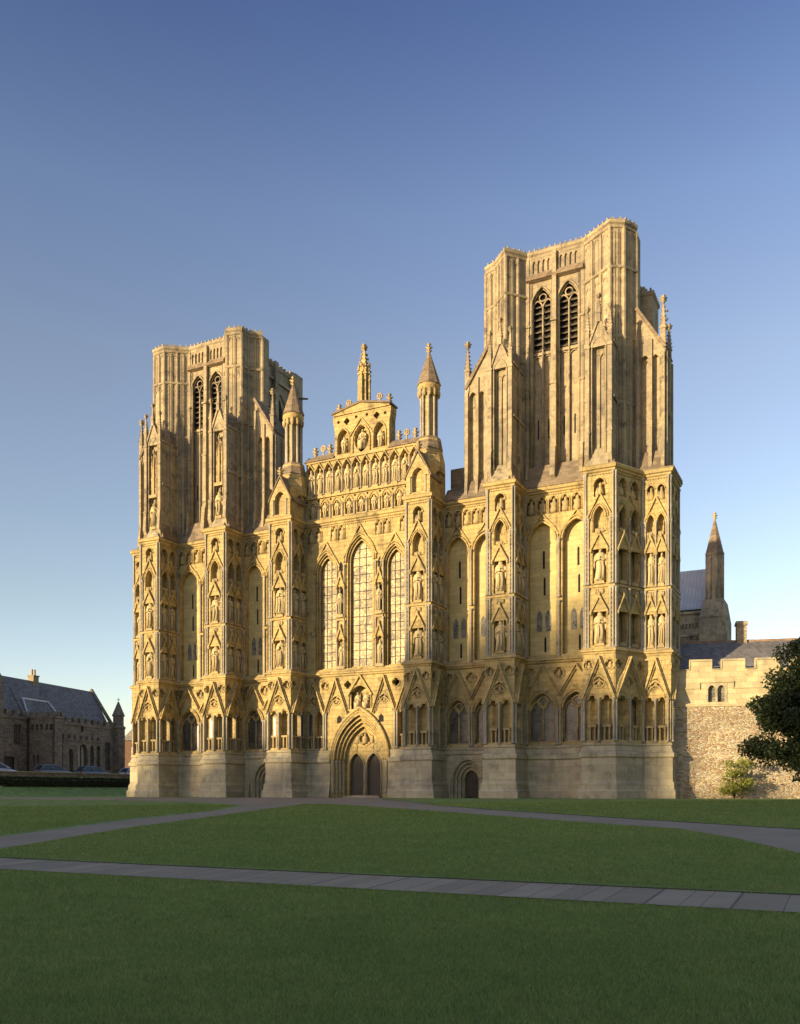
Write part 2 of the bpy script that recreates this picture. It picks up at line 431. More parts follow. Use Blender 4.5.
    def build(s, name, parent=None, loc=None):
        me = bpy.data.meshes.new(name)
        me.from_pydata(s.v, [], s.f)
        keys = []
        for k in s.m:
            if k not in keys: keys.append(k)
        for k in keys: me.materials.append(MATS[k])
        me.polygons.foreach_set('material_index', [keys.index(k) for k in s.m])
        me.polygons.foreach_set('use_smooth', s.s)
        me.update()
        o = bpy.data.objects.new(name, me); C.objects.link(o)
        if parent is not None: o.parent = parent
        if loc is not None: o.location = loc
        return o

def tag(o, label=None, cat=None, group=None, kind=None):
    if label: o['label'] = label
    if cat: o['category'] = cat
    if group: o['group'] = group
    if kind: o['kind'] = kind
    return o
def empty(name, loc, label, cat, group=None, rz=0.0):
    o = bpy.data.objects.new(name, None); C.objects.link(o)
    o.location = loc; o.rotation_euler = (0, 0, rz); o.empty_display_size = 0.5
    return tag(o, label, cat, group)

# ---- opening shapes
def hp(x, a, rise):
    """height above the springing of a pointed arch, half width a"""
    k = rise / a; c = a * (k * k - 1) / 2
    v = (a + c) ** 2 - (abs(x) + c) ** 2
    return math.sqrt(v) if v > 0 else 0.0
def pointed(uc, a, sill, spring, rise, n=12):
    f = lambda u: spring + hp(u - uc, a, rise)
    return dict(a=uc - a, b=uc + a, lo=(sill if callable(sill) else (lambda u: sill)), hi=f, n=n)
def trefoil(uc, a, sill, spring, n=12):
    def f(u):
        x = abs(u - uc)
        s1 = math.sqrt(max(0, (0.45 * a) ** 2 - (x - 0.55 * a) ** 2)) if x > 0.1 * a else 0
        s2 = 0.62 * a + math.sqrt(max(0, (0.48 * a) ** 2 - x * x)) if x < 0.48 * a else 0
        return spring + max(s1, s2)
    return dict(a=uc - a, b=uc + a, lo=(sill if callable(sill) else (lambda u: sill)), hi=f, n=n)
def quatrefoil(uc, zc, r, n=12):
    def q(u):
        x = abs(u - uc)
        s1 = math.sqrt(max(0, (0.5 * r) ** 2 - (x - 0.5 * r) ** 2))
        s2 = 0.5 * r + math.sqrt(max(0, (0.5 * r) ** 2 - x * x)) if x < 0.5 * r else 0
        return max(s1, s2)
    return dict(a=uc - r, b=uc + r, lo=lambda u: zc - q(u), hi=lambda u: zc + q(u), n=n)
def archline(fr, uc, a, spring, rise, w, n=14, foot=None):
    pts = [fr(uc + a * math.sin(math.pi / 2 * t), w, spring + hp(a * math.sin(math.pi / 2 * t), a, rise)) for t in np.linspace(-1, 1, n + 1)]
    if foot is not None: pts = [fr(uc - a, w, foot)] + pts + [fr(uc + a, w, foot)]
    return pts

COLS = []      # every slim shaft of the cathedral: (size, builder-args, parent)
def colonnette(parent, x, y, z0, z1, r, mat='stone_shaft', rank=1.0):
    COLS.append((r * (z1 - z0) * rank, (x, y, z0, z1, r, mat), parent))
def col_mesh(M, x, y, z0, z1, r, mat):
    M.cur = mat
    h = min(0.30, (z1 - z0) * 0.12)
    M.lathe(x, y, [(r * 1.7, z0), (r * 1.7, z0 + h * .3), (r * 1.25, z0 + h * .5), (r, z0 + h * .7), (r, z1 - h), (r * 1.25, z1 - h * .9),
                   (r, z1 - h * .8), (r * 1.35, z1 - h * .45), (r * 1.9, z1 - h * .25), (r * 1.9, z1)], 8)
def crockets(M, fr, u, w, z0, z1, step=0.29, r=0.10):
    z = z0 + step / 2
    while z < z1:
        x, y, _ = fr(u, w, z); k = r * random.uniform(.8, 1.25)
        M.add([(x - k, y, z), (x + k, y, z), (x, y - k, z), (x, y + k, z), (x, y, z - k * 1.3), (x, y, z + k * 1.1)],
              [[0, 2, 4], [2, 1, 4], [1, 3, 4], [3, 0, 4], [2, 0, 5], [1, 2, 5], [3, 1, 5], [0, 3, 5]])
        z += step * random.uniform(.9, 1.1)
def beads(M, fr, u0, u1, w, z, step=.17, r=.05):
    u = u0 + step / 2
    while u < u1:
        x, y, _ = fr(u, w, 0); k = r * random.uniform(.8, 1.2)
        M.add([(x - k, y, z), (x + k, y, z), (x, y - k, z), (x, y + k, z), (x, y, z - k), (x, y, z + k)],
              [[0, 2, 4], [2, 1, 4], [1, 3, 4], [3, 0, 4], [2, 0, 5], [1, 2, 5], [3, 1, 5], [0, 3, 5]])
        u += step
def finial_mesh(M, x, y, z0, z1, r):
    h = z1 - z0
    M.lathe(x, y, [(r * .45, z0), (r * .4, z0 + h * .25), (r * .8, z0 + h * .3), (r * .35, z0 + h * .38), (r * .35, z0 + h * .48), (r * 1.0, z0 + h * .56),
                   (r * .7, z0 + h * .66), (r * .3, z0 + h * .7), (r * .6, z0 + h * .8), (r * .45, z0 + h * .9), (0.01, z1)], 8)
    for k in range(4):
        a = k * math.pi / 2 + .4
        for zz, rr in ((.58, 1.0), (.34, .8), (.82, .6)):
            p = Vector((x, y, z0 + h * zz)); d = Vector((math.cos(a), math.sin(a), .25))
            M.tube([p + d * r * .3 * rr, p + d * r * 1.25 * rr], r * .22, 5, r * .32)
def pinnacle_mesh(M, x, y, z0, zs, z1, r, n=4, crock=True):
    """shaft z0..zs, crocketed spirelet zs..z1"""
    M.lathe(x, y, [(r, z0), (r, zs - .1), (r * 1.3, zs - .06), (r * 1.3, zs + .04), (r * .95, zs + .06), (r * .18, z1 - (z1 - zs) * .2)], n, False, math.pi / 4)
    finial_mesh(M, x, y, z1 - (z1 - zs) * .30, z1, r * (.85 if r < .3 else .5))
    if crock:
        k = 0; z = zs + .15
        while z < z1 - (z1 - zs) * .35:
            f = 1 - (z - zs) / (z1 - zs) / .85
            for q in range(4):
                a = q * math.pi / 2 + math.pi / 4
                d = Vector((math.cos(a), math.sin(a), .3)); p = Vector((x, y, z)) + d * r * f
                M.tube([p, p + d * r * .35], r * .16, 4, r * .22)
            z += (z1 - zs) * .14
# ------------------------------------------------------------------ ground shape
def gz(Y):
    t = max(0.0, Y + 55.8)
    return -1.13 * (1 - t / 48.0) ** 1.3 if t < 48 else 0.0
def bank(X, Y):
    t = max(0.0, min(1.0, (-33.5 - X) / 5.5)); f = max(0.0, min(1.0, (Y + 45) / 25))
    r = max(0.0, min(1.0, (-40.7 - X) / 1.2))
    return (1.25 * t * t * (3 - 2 * t) + 0.6 * r) * f
YS = [-300, -180, -120, -90, -75, -65] + [(-60 + i * 1.0) for i in range(0, 61)] + [3, 8, 15, 25, 40, 60, 90, 140, 220, 400, 900]
XS = [-900, -400, -200, -120, -90, -70, -60, -52, -46, -42] + [-40 + i * 0.7 for i in range(11)] + [-31, -25, -15, 0, 20, 40, 60, 100, 200, 400, 900]
def ground_z(X, Y):
    """same piecewise-linear height the ground mesh has"""
    i = max(0, min(len(YS) - 2, next((k for k in range(len(YS) - 1) if YS[k + 1] >= Y), len(YS) - 2)))
    f = (Y - YS[i]) / (YS[i + 1] - YS[i]); f = max(0, min(1, f))
    return gz(YS[i]) * (1 - f) + gz(YS[i + 1]) * f + bank(X, Y)
M = MB('lawn')
vs = [(x, y, gz(y) + bank(x, y)) for y in YS for x in XS]; nx = len(XS)
M.add(vs, [[j * nx + i, j * nx + i + 1, (j + 1) * nx + i + 1, (j + 1) * nx + i] for j in range(len(YS) - 1) for i in range(nx - 1)], True)
tag(M.build('ground'), kind='structure')

# ------------------------------------------------------------------ the cathedral
CATH = empty('cathedral', (0, 0, 0), 'golden stone cathedral front with two square unfinished towers and rows of statues', 'cathedral')
WALL = 2.35
BX = [-18.15, -11.6, -5.65, 5.65, 11.6, 18.15]
S0P = [(.42, -.7), (.42, .46), (.32, .62), (.32, .95), (.22, 1.12), (.22, 2.55), (.32, 2.62), (.32, 2.84), (.2, 2.95), (.2, 3.02), (.1, 3.3), (.17, 3.34), (.17, 3.46), (.0, 3.54)]
S1P = [(.0, 8.95), (.12, 9.0), (.16, 9.12), (.26, 9.16), (.26, 9.24), (.05, 9.46), (.0, 9.46)]
SMP = [(.0, 13.12), (.09, 13.16), (.09, 13.26), (.0, 13.34)]
S2P = [(.0, 20.28), (.1, 20.34), (.1, 20.44), (.2, 20.5), (.24, 20.66), (.0, 20.84)]
STATUES = []     # (x, y, z, facing rz, height, mesh kind, label, group)
ORD = ['first', 'second', 'third', 'fourth', 'fifth', 'sixth', 'seventh', 'eighth', 'ninth', 'tenth', 'eleventh', 'twelfth', 'thirteenth']

def up(prof, dz): return [(w_, z + dz) for w_, z in prof]
def face_rz(fr): return math.atan2(fr.N[1], fr.N[0]) + math.pi / 2     # statues are modelled facing -Y

def canopy(parent, fr, uc, hw, zb, za, w0, w1, label=None):
    """little gabled hood with a trefoil arch over a niche"""
    M = MB('stone_screen')
    M.plate(fr, [(uc - hw, zb), (uc + hw, zb), (uc, za)], w0, w0 + (w1 - w0) * .45)
    M.bar(fr, (uc - hw, zb), (uc, za), .11, w0, w1, .03); M.bar(fr, (uc, za), (uc + hw, zb), .11, w0, w1 - .004, .03)
    M.cur = 'stone_carved'
    x, y, _ = fr(uc, (w0 + w1) / 2, 0)
    M.lathe(x, y, [(.05, za - .02), (.1, za + .1), (.03, za + .26)], 6)
    for sg in (-1, 1):
        x, y, _ = fr(uc + sg * hw, (w0 + w1) / 2, 0); M.lathe(x, y, [(.03, zb - .22), (.10, zb - .08), (.08, zb + .04), (.03, zb + .08)], 6)
    return M.build('niche_canopy', parent)

def gallery_face(part, M, fr, u0, u1, wf, units, win=False, gap=None, capz=6.0):
    """ground-stage arcade 3.6..9.0: units = [(centre, half width)] each a gable over two trefoil lights, or a window"""
    ops1, ops2 = [], []
    th = .42
    for uc, hw in units:
        if win:
            a = hw - .22
            ops1.append(pointed(uc, a, 3.72, 5.9, a * 1.25))
        else:
            lw = hw * .40
            for sg in (-1, 1):
                c = uc + sg * hw * .46
                ops1.append(trefoil(c, lw, (lambda u: max(3.66, gap(u))) if gap else 3.66, capz))
            ops2.append(quatrefoil(uc, 7.25, min(.34, hw * .38)))
    qs = set(); rings = [((o_['a'] + o_['b']) / 2, 7.25, (o_['b'] - o_['a']) / 2 * 1.08) for o_ in ops2]
    for uc, hw in units:
        for sg in (-1, 1): qs.add(round(uc + sg * hw, 2))
    zt = 6.42 if not win else 7.62
    for q in sorted(qs):
        r = .31 if not win else .37
        q = max(u0 + r + .05, min(u1 - r - .05, q))
        if any(o['a'] < q + r and o['b'] > q - r for o in ops2): continue
        ops2.append(quatrefoil(q, 8.32, r)); rings.append((q, 8.32, r * 1.08))
    M.cur = 'stone_screen'
    zsplit = zt
    if gap:
        o0 = dict(a=-2.62, b=2.62, lo=lambda u: 3.44, hi=lambda u: gap(u) - .14, n=24)
        ops1 = [o for o in ops1 if not (o['a'] > -1.9 and o['b'] < 1.9)]
        # lights whose foot the portal arch cuts into are shortened by their own sill function
        ops1 = [o for o in ops1 if o['a'] > 2.62 or o['b'] < -2.62] + [o0]
    M.openwall(fr, u0, u1, 3.44, zsplit, wf, th, ops1)
    if gap:
        ops2 = [o for o in ops2 if not (o['a'] > -1.3 and o['b'] < 1.3)] + [pointed(0, .92, 6.5, 7.2, 1.05)]
    M.openwall(fr, u0, u1, zsplit, 9.05, wf, th if gap else .22, ops2)
    if not gap:
        M.quad(fr(u0, wf - .222, zsplit), fr(u1, wf - .222, zsplit), fr(u1, wf - .222, 9.05), fr(u0, wf - .222, 9.05))
    for q, z, r in rings:
        if gap and (abs(q) < 1.3): continue
        M.cur = 'stone_screen'; M.tube([fr(q + r * math.cos(a), wf + .01, z + r * math.sin(a)) for a in np.linspace(0, 2 * math.pi, 13)], .05, 5)
        if random.random() < .6:
            M.cur = 'stone_carved'; x, y, _ = fr(q, wf - .16, 0); M.lathe(x, y, [(r * .35, z - r * .8), (r * .5, z - r * .4), (r * .4, z), (r * .2, z + r * .15), (r * .3, z + r * .4), (r * .1, z + r * .65)], 7)
    for uc, hw in units:
        if gap and abs(uc) < .5: continue
        # gable with its roll mouldings
        G = MB('stone_screen')
        za = 8.78; zb = 6.2 if not win else 6.9
        G.bar(fr, (uc - hw, zb), (uc, za), .26, wf, wf + .13, .05); G.bar(fr, (uc, za), (uc + hw, zb), .26, wf, wf + .126, .05)
        G.bar(fr, (uc - hw, zb + .05), (uc, za + .05), .09, wf + .12, wf + .26, .05); G.bar(fr, (uc, za + .05), (uc + hw, zb + .05), .09, wf + .12, wf + .256, .05)
        a = hw - (.12 if not win else .16)
        if win:
            G.tube(archline(fr, uc, hw - .22, 5.9, (hw - .22) * 1.25, wf + .03), .075)
            G.tube(archline(fr, uc, hw - .27, 5.9, (hw - .27) * 1.25, wf - .17, 14, 4.0), .06)
            G.tube(archline(fr, uc, hw - .08, 5.9, (hw - .08) * 1.22, wf + .05), .075)
        else:
            G.tube(archline(fr, uc, a, 6.3, a * 1.55, wf + .03), .08)
            G.tube(archline(fr, uc, a - .17, 6.3, (a - .17) * 1.55, wf + .02), .055)
            for sg in (-1, 1):
                c_ = uc + sg * hw * .46
                if not (gap and abs(c_) < 2.62): G.tube(archline(fr, c_, hw * .42, 6.0, hw * .5, wf + .01, 8, 3.7), .03, 5)
        G.cur = 'stone_carved'
        if not win:
            x, y, _ = fr(uc, wf - .12, 0)
            G.lathe(x, y, [(.05, 6.98), (.15, 7.08), (.13, 7.28), (.08, 7.35), (.1, 7.45), (.05, 7.55)], 7)
        G.build('gallery_gable', part)
        xs = [uc - hw + .07, uc + hw - .07] + ([] if win else [uc])
        for q in xs:
            if gap and 3.8 < gap(q) + .1: continue
            x, y, _ = fr(q, wf + .07, 0)
            colonnette(part, x, y, 3.56, 6.3 if not win else 6.0, .068, rank=1.6)
        if not win:
            for sg in (-1, 1):
                c = uc + sg * hw * .46
                if gap and gap(c) > 3.8: continue
                M.cur = 'stone_carved'
                M.box(fr, c - .26, c + .26, wf - .40, wf - .02, 4.46, 4.60)
                M.box(fr, c - .2, c - .1, wf - .36, wf - .1, 3.6, 4.46); M.box(fr, c + .1, c + .2, wf - .36, wf - .1, 3.6, 4.46)

def upper_face(part, M, fr, n, where, visible=True, e=.26, statues=True, side=False):
    """statue stage 9.3..20.4 on one face of a buttress: n columns of niches"""
    L = fr.L; th = .42
    pitch = (L - 2 * e) / n; hw = min(.43, pitch / 2 - .05)
    cs = [e + pitch * (i + .5) for i in range(n)]
    M.cur = 'stone_screen'
    M.openwall(fr, 0, L, 9.3, 13.2, 0, th, [trefoil(c, hw, 9.55, 11.55) for c in cs])
    M.openwall(fr, 0, L, 13.2, 16.5, 0, th, [trefoil(c, hw, 13.42, 15.45) for c in cs])
    M.openwall(fr, 0, L, 16.5, 18.62, 0, th, [pointed(c, hw * .92, 16.6, 17.5, hw * 1.75) for c in cs])
    M.openwall(fr, 0, L, 18.62, 20.55, 0, th * .8, [pointed(c, hw * .85, 18.82, 19.5, hw * 1.1) for c in cs])
    M.cur = 'stone_carved'
    for c in cs:
        for z in (9.5, 13.36):
            M.plate(fr, [(c - hw * .8, z), (c + hw * .8, z), (c + hw * .62, z + .2), (c - hw * .62, z + .2)], -.36, .1)
        for z0 in (12.75, 16.55):
            M.box(fr, c - hw * .62, c + hw * .62, -.02, .05, z0, z0 + .26)
            for k in range(5):
                x, y, _ = fr(c + random.uniform(-.3, .3) * hw * 2, .05, 0); M.lathe(x, y, [(.02, z0), (.09, z0 + .12), (.07, z0 + .2), (.02, z0 + .3)], 5)
        x, y, _ = fr(c, -.2, 0)
        M.lathe(x, y, [(.2, 18.84), (.24, 19.05), (.16, 19.3), (.08, 19.5), (.1, 19.62), (.04, 19.72)], 7)
        M.lathe(*fr(c - .17, -.12, 0)[:2], [(.12, 18.84), (.14, 19.1), (.07, 19.3), (.03, 19.42)], 6)
    for c in cs:
        canopy(part, fr, c, hw + .1, 11.62, 12.62, 0, .20)
        canopy(part, fr, c, hw + .1, 15.52, 16.5, 0, .20)
    G = MB('stone_screen')
    uc = sum(cs) / n; gh = L / 2 - e * .6
    G.bar(fr, (uc - gh, 17.55), (uc, 19.05), .1, 0, .13); G.bar(fr, (uc, 19.05), (uc + gh, 17.55), .1, 0, .127)
    for c in cs: G.tube(archline(fr, c, hw * .95, 17.5, hw * 1.8, .03), .055); G.tube(archline(fr, c, hw * .9, 19.5, hw * 1.15, .03), .04)
    for c in cs:
        G.tube(archline(fr, c, hw * 1.25, 17.5, hw * 1.25 * 1.7, .03), .045)
    for c in cs:
        for z0, z1 in ((9.55, 11.6), (13.42, 15.5), (16.6, 17.5)):
            for sg in (-1, 1): M.cur = 'stone_screen'; M.tube([fr(c + sg * (hw + .02), .01, z0), fr(c + sg * (hw + .02), .01, z1)], .03, 5)
    beads(M, fr, .05, L - .05, .04, 20.16); beads(M, fr, .05, L - .05, .04, 9.62, .2, .04)
    G.build('arch_moulding', part)
    us = [.07, .235, L - .235, L - .07] if n == 1 else [.07] + [e + pitch * i for i in range(n + 1)] + [L - .07]
    for q in us:
        x, y, _ = fr(q, .06, 0)
        rk = 1.0 if visible else .3
        colonnette(part, x, y, 9.38, 13.14, .058, rank=rk); colonnette(part, x, y, 13.34, 17.5, .058, rank=rk)
        if q in (us[0], us[-1]): colonnette(part, x, y, 17.5, 20.3, .055, rank=rk)
    for q in ([.15, L - .15] if n == 1 else [.16, L - .16]):
        crockets(M, fr, q, .035, 9.5, 13.0); crockets(M, fr, q, .035, 13.4, 17.4)
    if statues:
        for i, c in enumerate(cs):
            for tier, z in (('lower', 9.7), ('upper', 13.57)):
                STATUES.append((fr(c, -.16, z), face_rz(fr), 2.06 * random.uniform(.93, 1.05), hw, where(i, tier)))

def buttress(k, xl, xr, yf, left, right, where_f, where_s, nf=1, left_stat=False):
    """left / right: plan point at the back of each side"""
    pl = [left, (xl, yf), (xr, yf), right]
    M = MB('stone_plinth')
    M.sweep(pl, S0P)
    M.cur = 'stone_screen'
    M.sweep(pl, S1P); M.sweep(pl, SMP); M.sweep(pl, S2P)
    th = .42
    # solid core behind the arcades
    yb = max(left[1], right[1])
    core = [(xl + th, yf + th), (xr - th, yf + th), (xr - th + (right[0] - xr), right[1] + .3), (xl + th + (left[0] - xl), left[1] + .3)]
    M.cur = 'stone_screen'
    M.prism(core, -.5, 20.5)
    M.prism([(xl + .02, yf + .02), (xr - .02, yf + .02), (right[0] - .02, right[1] + .25), (left[0] + .02, left[1] + .25)], 20.5, 20.8)
    M.prism([(xl, yf), (xr, yf), (right[0], right[1] + .25), (left[0], left[1] + .25)], -.5, 3.46)
    F = Fr((xl, yf), (xr, yf)); SR = Fr((xr, yf), right); SL = Fr(left, (xl, yf))
    o = M.build('buttress', CATH)
    M2 = MB('stone_screen')
    gallery_face(o, M2, F, -.1, F.L + .1, .1, [(F.L / 2, F.L / 2 + .08)])
    gallery_face(o, M2, SR, -.1, SR.L, .1, [(SR.L / 2 - .05, SR.L / 2 + .02)])
    gallery_face(o, M2, SL, 0, SL.L + .1, .1, [(SL.L / 2 + .05, SL.L / 2 + .02)])
    upper_face(o, M2, F, nf, where_f)
    upper_face(o, M2, SR, 2, where_s, e=.2, statues=where_s is not None, side=True)
    upper_face(o, M2, SL, 2, None, visible=False, e=.2, statues=False, side=True)
    M2.build('niche_arcade', o)
    return o

def wf_(i0):
    return lambda i, tier: 'pale robed statue in the %s niche on the %s of six forward buttresses from left' % (tier, ORD[i0])
def ws_(i0):
    return lambda i, tier: 'shaded statue in the %s %s niche on the right flank of the %s forward buttress' % (tier, ['front', 'back'][i], ORD[i0])
for i, bx in enumerate(BX):
    l = (bx - .92, WALL); r = (bx + .92, WALL)
    if i == 0: l = (-20.3, WALL)
    if i == 5: r = (20.3, WALL)
    buttress(i, bx - .92, bx + .92, 0.0, l, r, wf_(i), ws_(i) if i < 5 else None)
# end buttresses that project sideways, their west faces in the plane of the bays
for sg, word in ((-1, 'far left'), (1, 'far right')):
    xa, xb = (20.3, 21.98) if sg > 0 else (-21.98, -20.3)
    pl = [(xa, WALL), (xb, WALL), (xb, 5.6)] if sg > 0 else [(xa, 5.6), (xa, WALL), (xb, WALL)]
    M = MB('stone_plinth')
    M.sweep(pl, up(S0P, .004)); M.cur = 'stone_screen'
    for pr in (S1P, SMP, S2P): M.sweep(pl, up(pr, .004))
    M.prism([(xa + .0 if sg > 0 else xa + .42, WALL + .42), (xb - .42 if sg > 0 else xb, WALL + .42), (xb - .42 if sg > 0 else xb, 5.6), (xa if sg > 0 else xa + .42, 5.6)], -.5, 20.5)
    M.prism([(xa, WALL + .01), (xb, WALL + .01), (xb, 5.6), (xa, 5.6)], -.5, 3.45)
    M.prism([(xa, WALL + .03), (xb, WALL + .03), (xb, 5.6), (xa, 5.6)], 20.5, 20.81)
    o = M.build('buttress', CATH)
    M2 = MB('stone_screen')
    F = Fr((xa, WALL), (xb, WALL))
    gallery_face(o, M2, F, 0 if sg > 0 else -.1, F.L + (.1 if sg > 0 else 0), .1, [(F.L / 2, F.L / 2)])
    upper_face(o, M2, F, 2, lambda i, tier, wd=word: 'slim robed statue in the %s %s niche of the %s end buttress' % (tier, ['left', 'right'][i], wd), e=.2)
    S = Fr((xb, WALL), (xb, 5.6)) if sg > 0 else Fr((xa, 5.6), (xa, WALL))
    gallery_face(o, M2, S, -.1 if sg > 0 else 0, S.L + (0 if sg > 0 else .1), .1, [(S.L / 2, S.L / 2)])
    upper_face(o, M2, S, 2, None, e=.3, statues=False)
    M2.build('niche_arcade', o)

# ---- windows
def make_window(parent, fr, uc, a, sill, spring, rise, w, lights=2, glass='glass_grey', name='gallery_window', bars=0.0, tr=.06):
    M = MB(glass)
    n = 14; top = [(uc + a * math.sin(math.pi / 2 * t), spring + hp(a * math.sin(math.pi / 2 * t), a, rise)) for t in np.linspace(1, -1, n + 1)]
    M.add([fr(u, w, z) for u, z in [(uc - a, sill), (uc + a, sill)] + top], [list(range(n + 3))])
    o = M.build(name, parent)
    T = MB('stone_screen')
    if lights > 1:
        la = a / lights
        for k in range(1, lights):
            u = uc - a + 2 * la * k
            T.tube([fr(u, w + .05, sill), fr(u, w + .05, spring)], tr)
        for k in range(lights):
            c = uc - a + la * (2 * k + 1)
            T.tube(archline(fr, c, la, spring - .05, la * 1.5, w + .05), tr)
        T.tube(archline(fr, uc, a * .42, spring + rise * .42, a * .5, w + .05), tr * .9)
        T.tube([fr(uc + a * .42 * math.cos(t), w + .05, spring + rise * .48 + a * .42 * math.sin(t)) for t in np.linspace(0, 2 * math.pi, 13)], tr * .9)
    T.box(fr, uc - a - .02, uc + a + .02, w, w + .14, sill - .08, sill + .05)
    T.build('window_tracery', o)
    if bars:
        B = MB('lead_bar'); z = sill + bars
        while z < spring + rise - .1:
            h = a if z < spring else max(.02, next((x for x in np.linspace(a, 0, 40) if hp(x, a, rise) >= z - spring), .02))
            B.box(fr, uc - h, uc + h, w + .012, w + .05, z - .02, z + .02); z += bars
        for q in ((-1 / 3, 1 / 3) if lights == 1 else ()):
            B.box(fr, uc + a * q - .016, uc + a * q + .016, w + .006, w + .04, sill, spring + hp(a * q, a, rise))
        B.build('saddle_bar', o)
    return o
def slit(parent, fr, u, w, z0, z1, hw=.07):
    M = MB('void')
    M.plate(fr, [(u - hw, z0), (u + hw, z0), (u + hw, z1 - hw), (u, z1 + hw * .6), (u - hw, z1 - hw)], w, w + .012)
    M.build('slit_window', parent)

# ---- doors
def doorway(parent, fr, uc, a, spring, rise, orders, wf, door_a, door_spring, door_rise, leaf_w):
    M = MB('stone_screen' if a > 2 else 'stone_plinth')
    st = (a - door_a) / orders
    for k in range(orders):
        ak = a - st * k; wk = wf - .22 * k
        # an archivolt ring: the step between half widths ak and ak - st
        ai = ak - st; n = 18
        ro = rise * ak / a; ri = rise * ai / a
        o_ = [(uc + ak * math.sin(math.pi / 2 * t), spring + hp(ak * math.sin(math.pi / 2 * t), ak, ro)) for t in np.linspace(-1, 1, n + 1)]
        i_ = [(uc + ai * math.sin(math.pi / 2 * t), spring + hp(ai * math.sin(math.pi / 2 * t), ai, ri)) for t in np.linspace(-1, 1, n + 1)]
        o_ = [(uc - ak, -.6)] + o_ + [(uc + ak, -.6)]; i_ = [(uc - ai, -.6)] + i_ + [(uc + ai, -.6)]
        for j in range(len(o_) - 1):
            M.quad(fr(o_[j][0], wk, o_[j][1]), fr(o_[j + 1][0], wk, o_[j + 1][1]), fr(i_[j + 1][0], wk, i_[j + 1][1]), fr(i_[j][0], wk, i_[j][1]))
            M.quad(fr(i_[j][0], wk, i_[j][1]), fr(i_[j + 1][0], wk, i_[j + 1][1]), fr(i_[j + 1][0], wk - .24, i_[j + 1][1]), fr(i_[j][0], wk - .24, i_[j][1]))
        M.tube(archline(fr, uc, ai + .02, spring, ri, wk + .0, 18), .06)
        M.tube(archline(fr, uc, ai + st * .5, spring, rise * (ai + st * .5) / a, wk + .0, 18), .035)
    o = M.build('doorway', parent)
    for k in range(orders):
        ai = a - st * (k + 1); wk = wf - .22 * k
        for sg in (-1, 1):
            x, y, _ = fr(uc + sg * (ai + st * .55), wk - .0 + .02, 0)
            colonnette(o, x, y, .35, spring, .055, rank=2.0)
    # door leaf or leaves with strap hinges
    D = MB('oak')
    n = 10
    top = [(uc + door_a * math.sin(math.pi / 2 * t), door_spring + hp(door_a * math.sin(math.pi / 2 * t), door_a, door_rise)) for t in np.linspace(1, -1, n + 1)]
    D.plate(fr, [(uc - door_a, .05), (uc + door_a, .05)] + top, leaf_w - .08, leaf_w)
    d = D.build('door', o)
    for z in (.5, 1.2):
        I = MB('iron'); I.box(fr, uc - door_a * .9, uc + door_a * .6, leaf_w, leaf_w + .012, z, z + .06); I.build('strap_hinge', d)
    I = MB('iron')
    I.tube([fr(uc + door_a * .55 + .07 * math.cos(q), leaf_w + .03, 1.05 + .07 * math.sin(q)) for q in np.linspace(0, 6.28, 9)], .012, 5)
    I.build('door_ring', d)
    return o

# ---- bays between the buttresses
def relief_row(M, fr, us, z0, h, w):
    """little carved figures rising in a row of niches"""
    for u in us:
        x, y, _ = fr(u, w, 0)
        r = h * .225
        M.lathe(x, y, [(r * 1.1, z0), (r * 1.25, z0 + h * .2), (r, z0 + h * .42), (r * 1.25, z0 + h * .62), (r * .45, z0 + h * .74), (r * .62, z0 + h * .86), (r * .25, z0 + h)], 7)
        s_ = random.choice((-1, 1))
        M.tube([fr(u + s_ * r, w, z0 + h * .58), fr(u + s_ * r * 2.0, w + .06, z0 + h * .45), fr(u + s_ * r * 1.2, w + .12, z0 + h * .72)], .05, 5, .035)
        M.lathe(*fr(u - s_ * h * .36, w, 0)[:2], [(r * .9, z0), (r * .9, z0 + h * .22), (r * .5, z0 + h * .3)], 6)
    
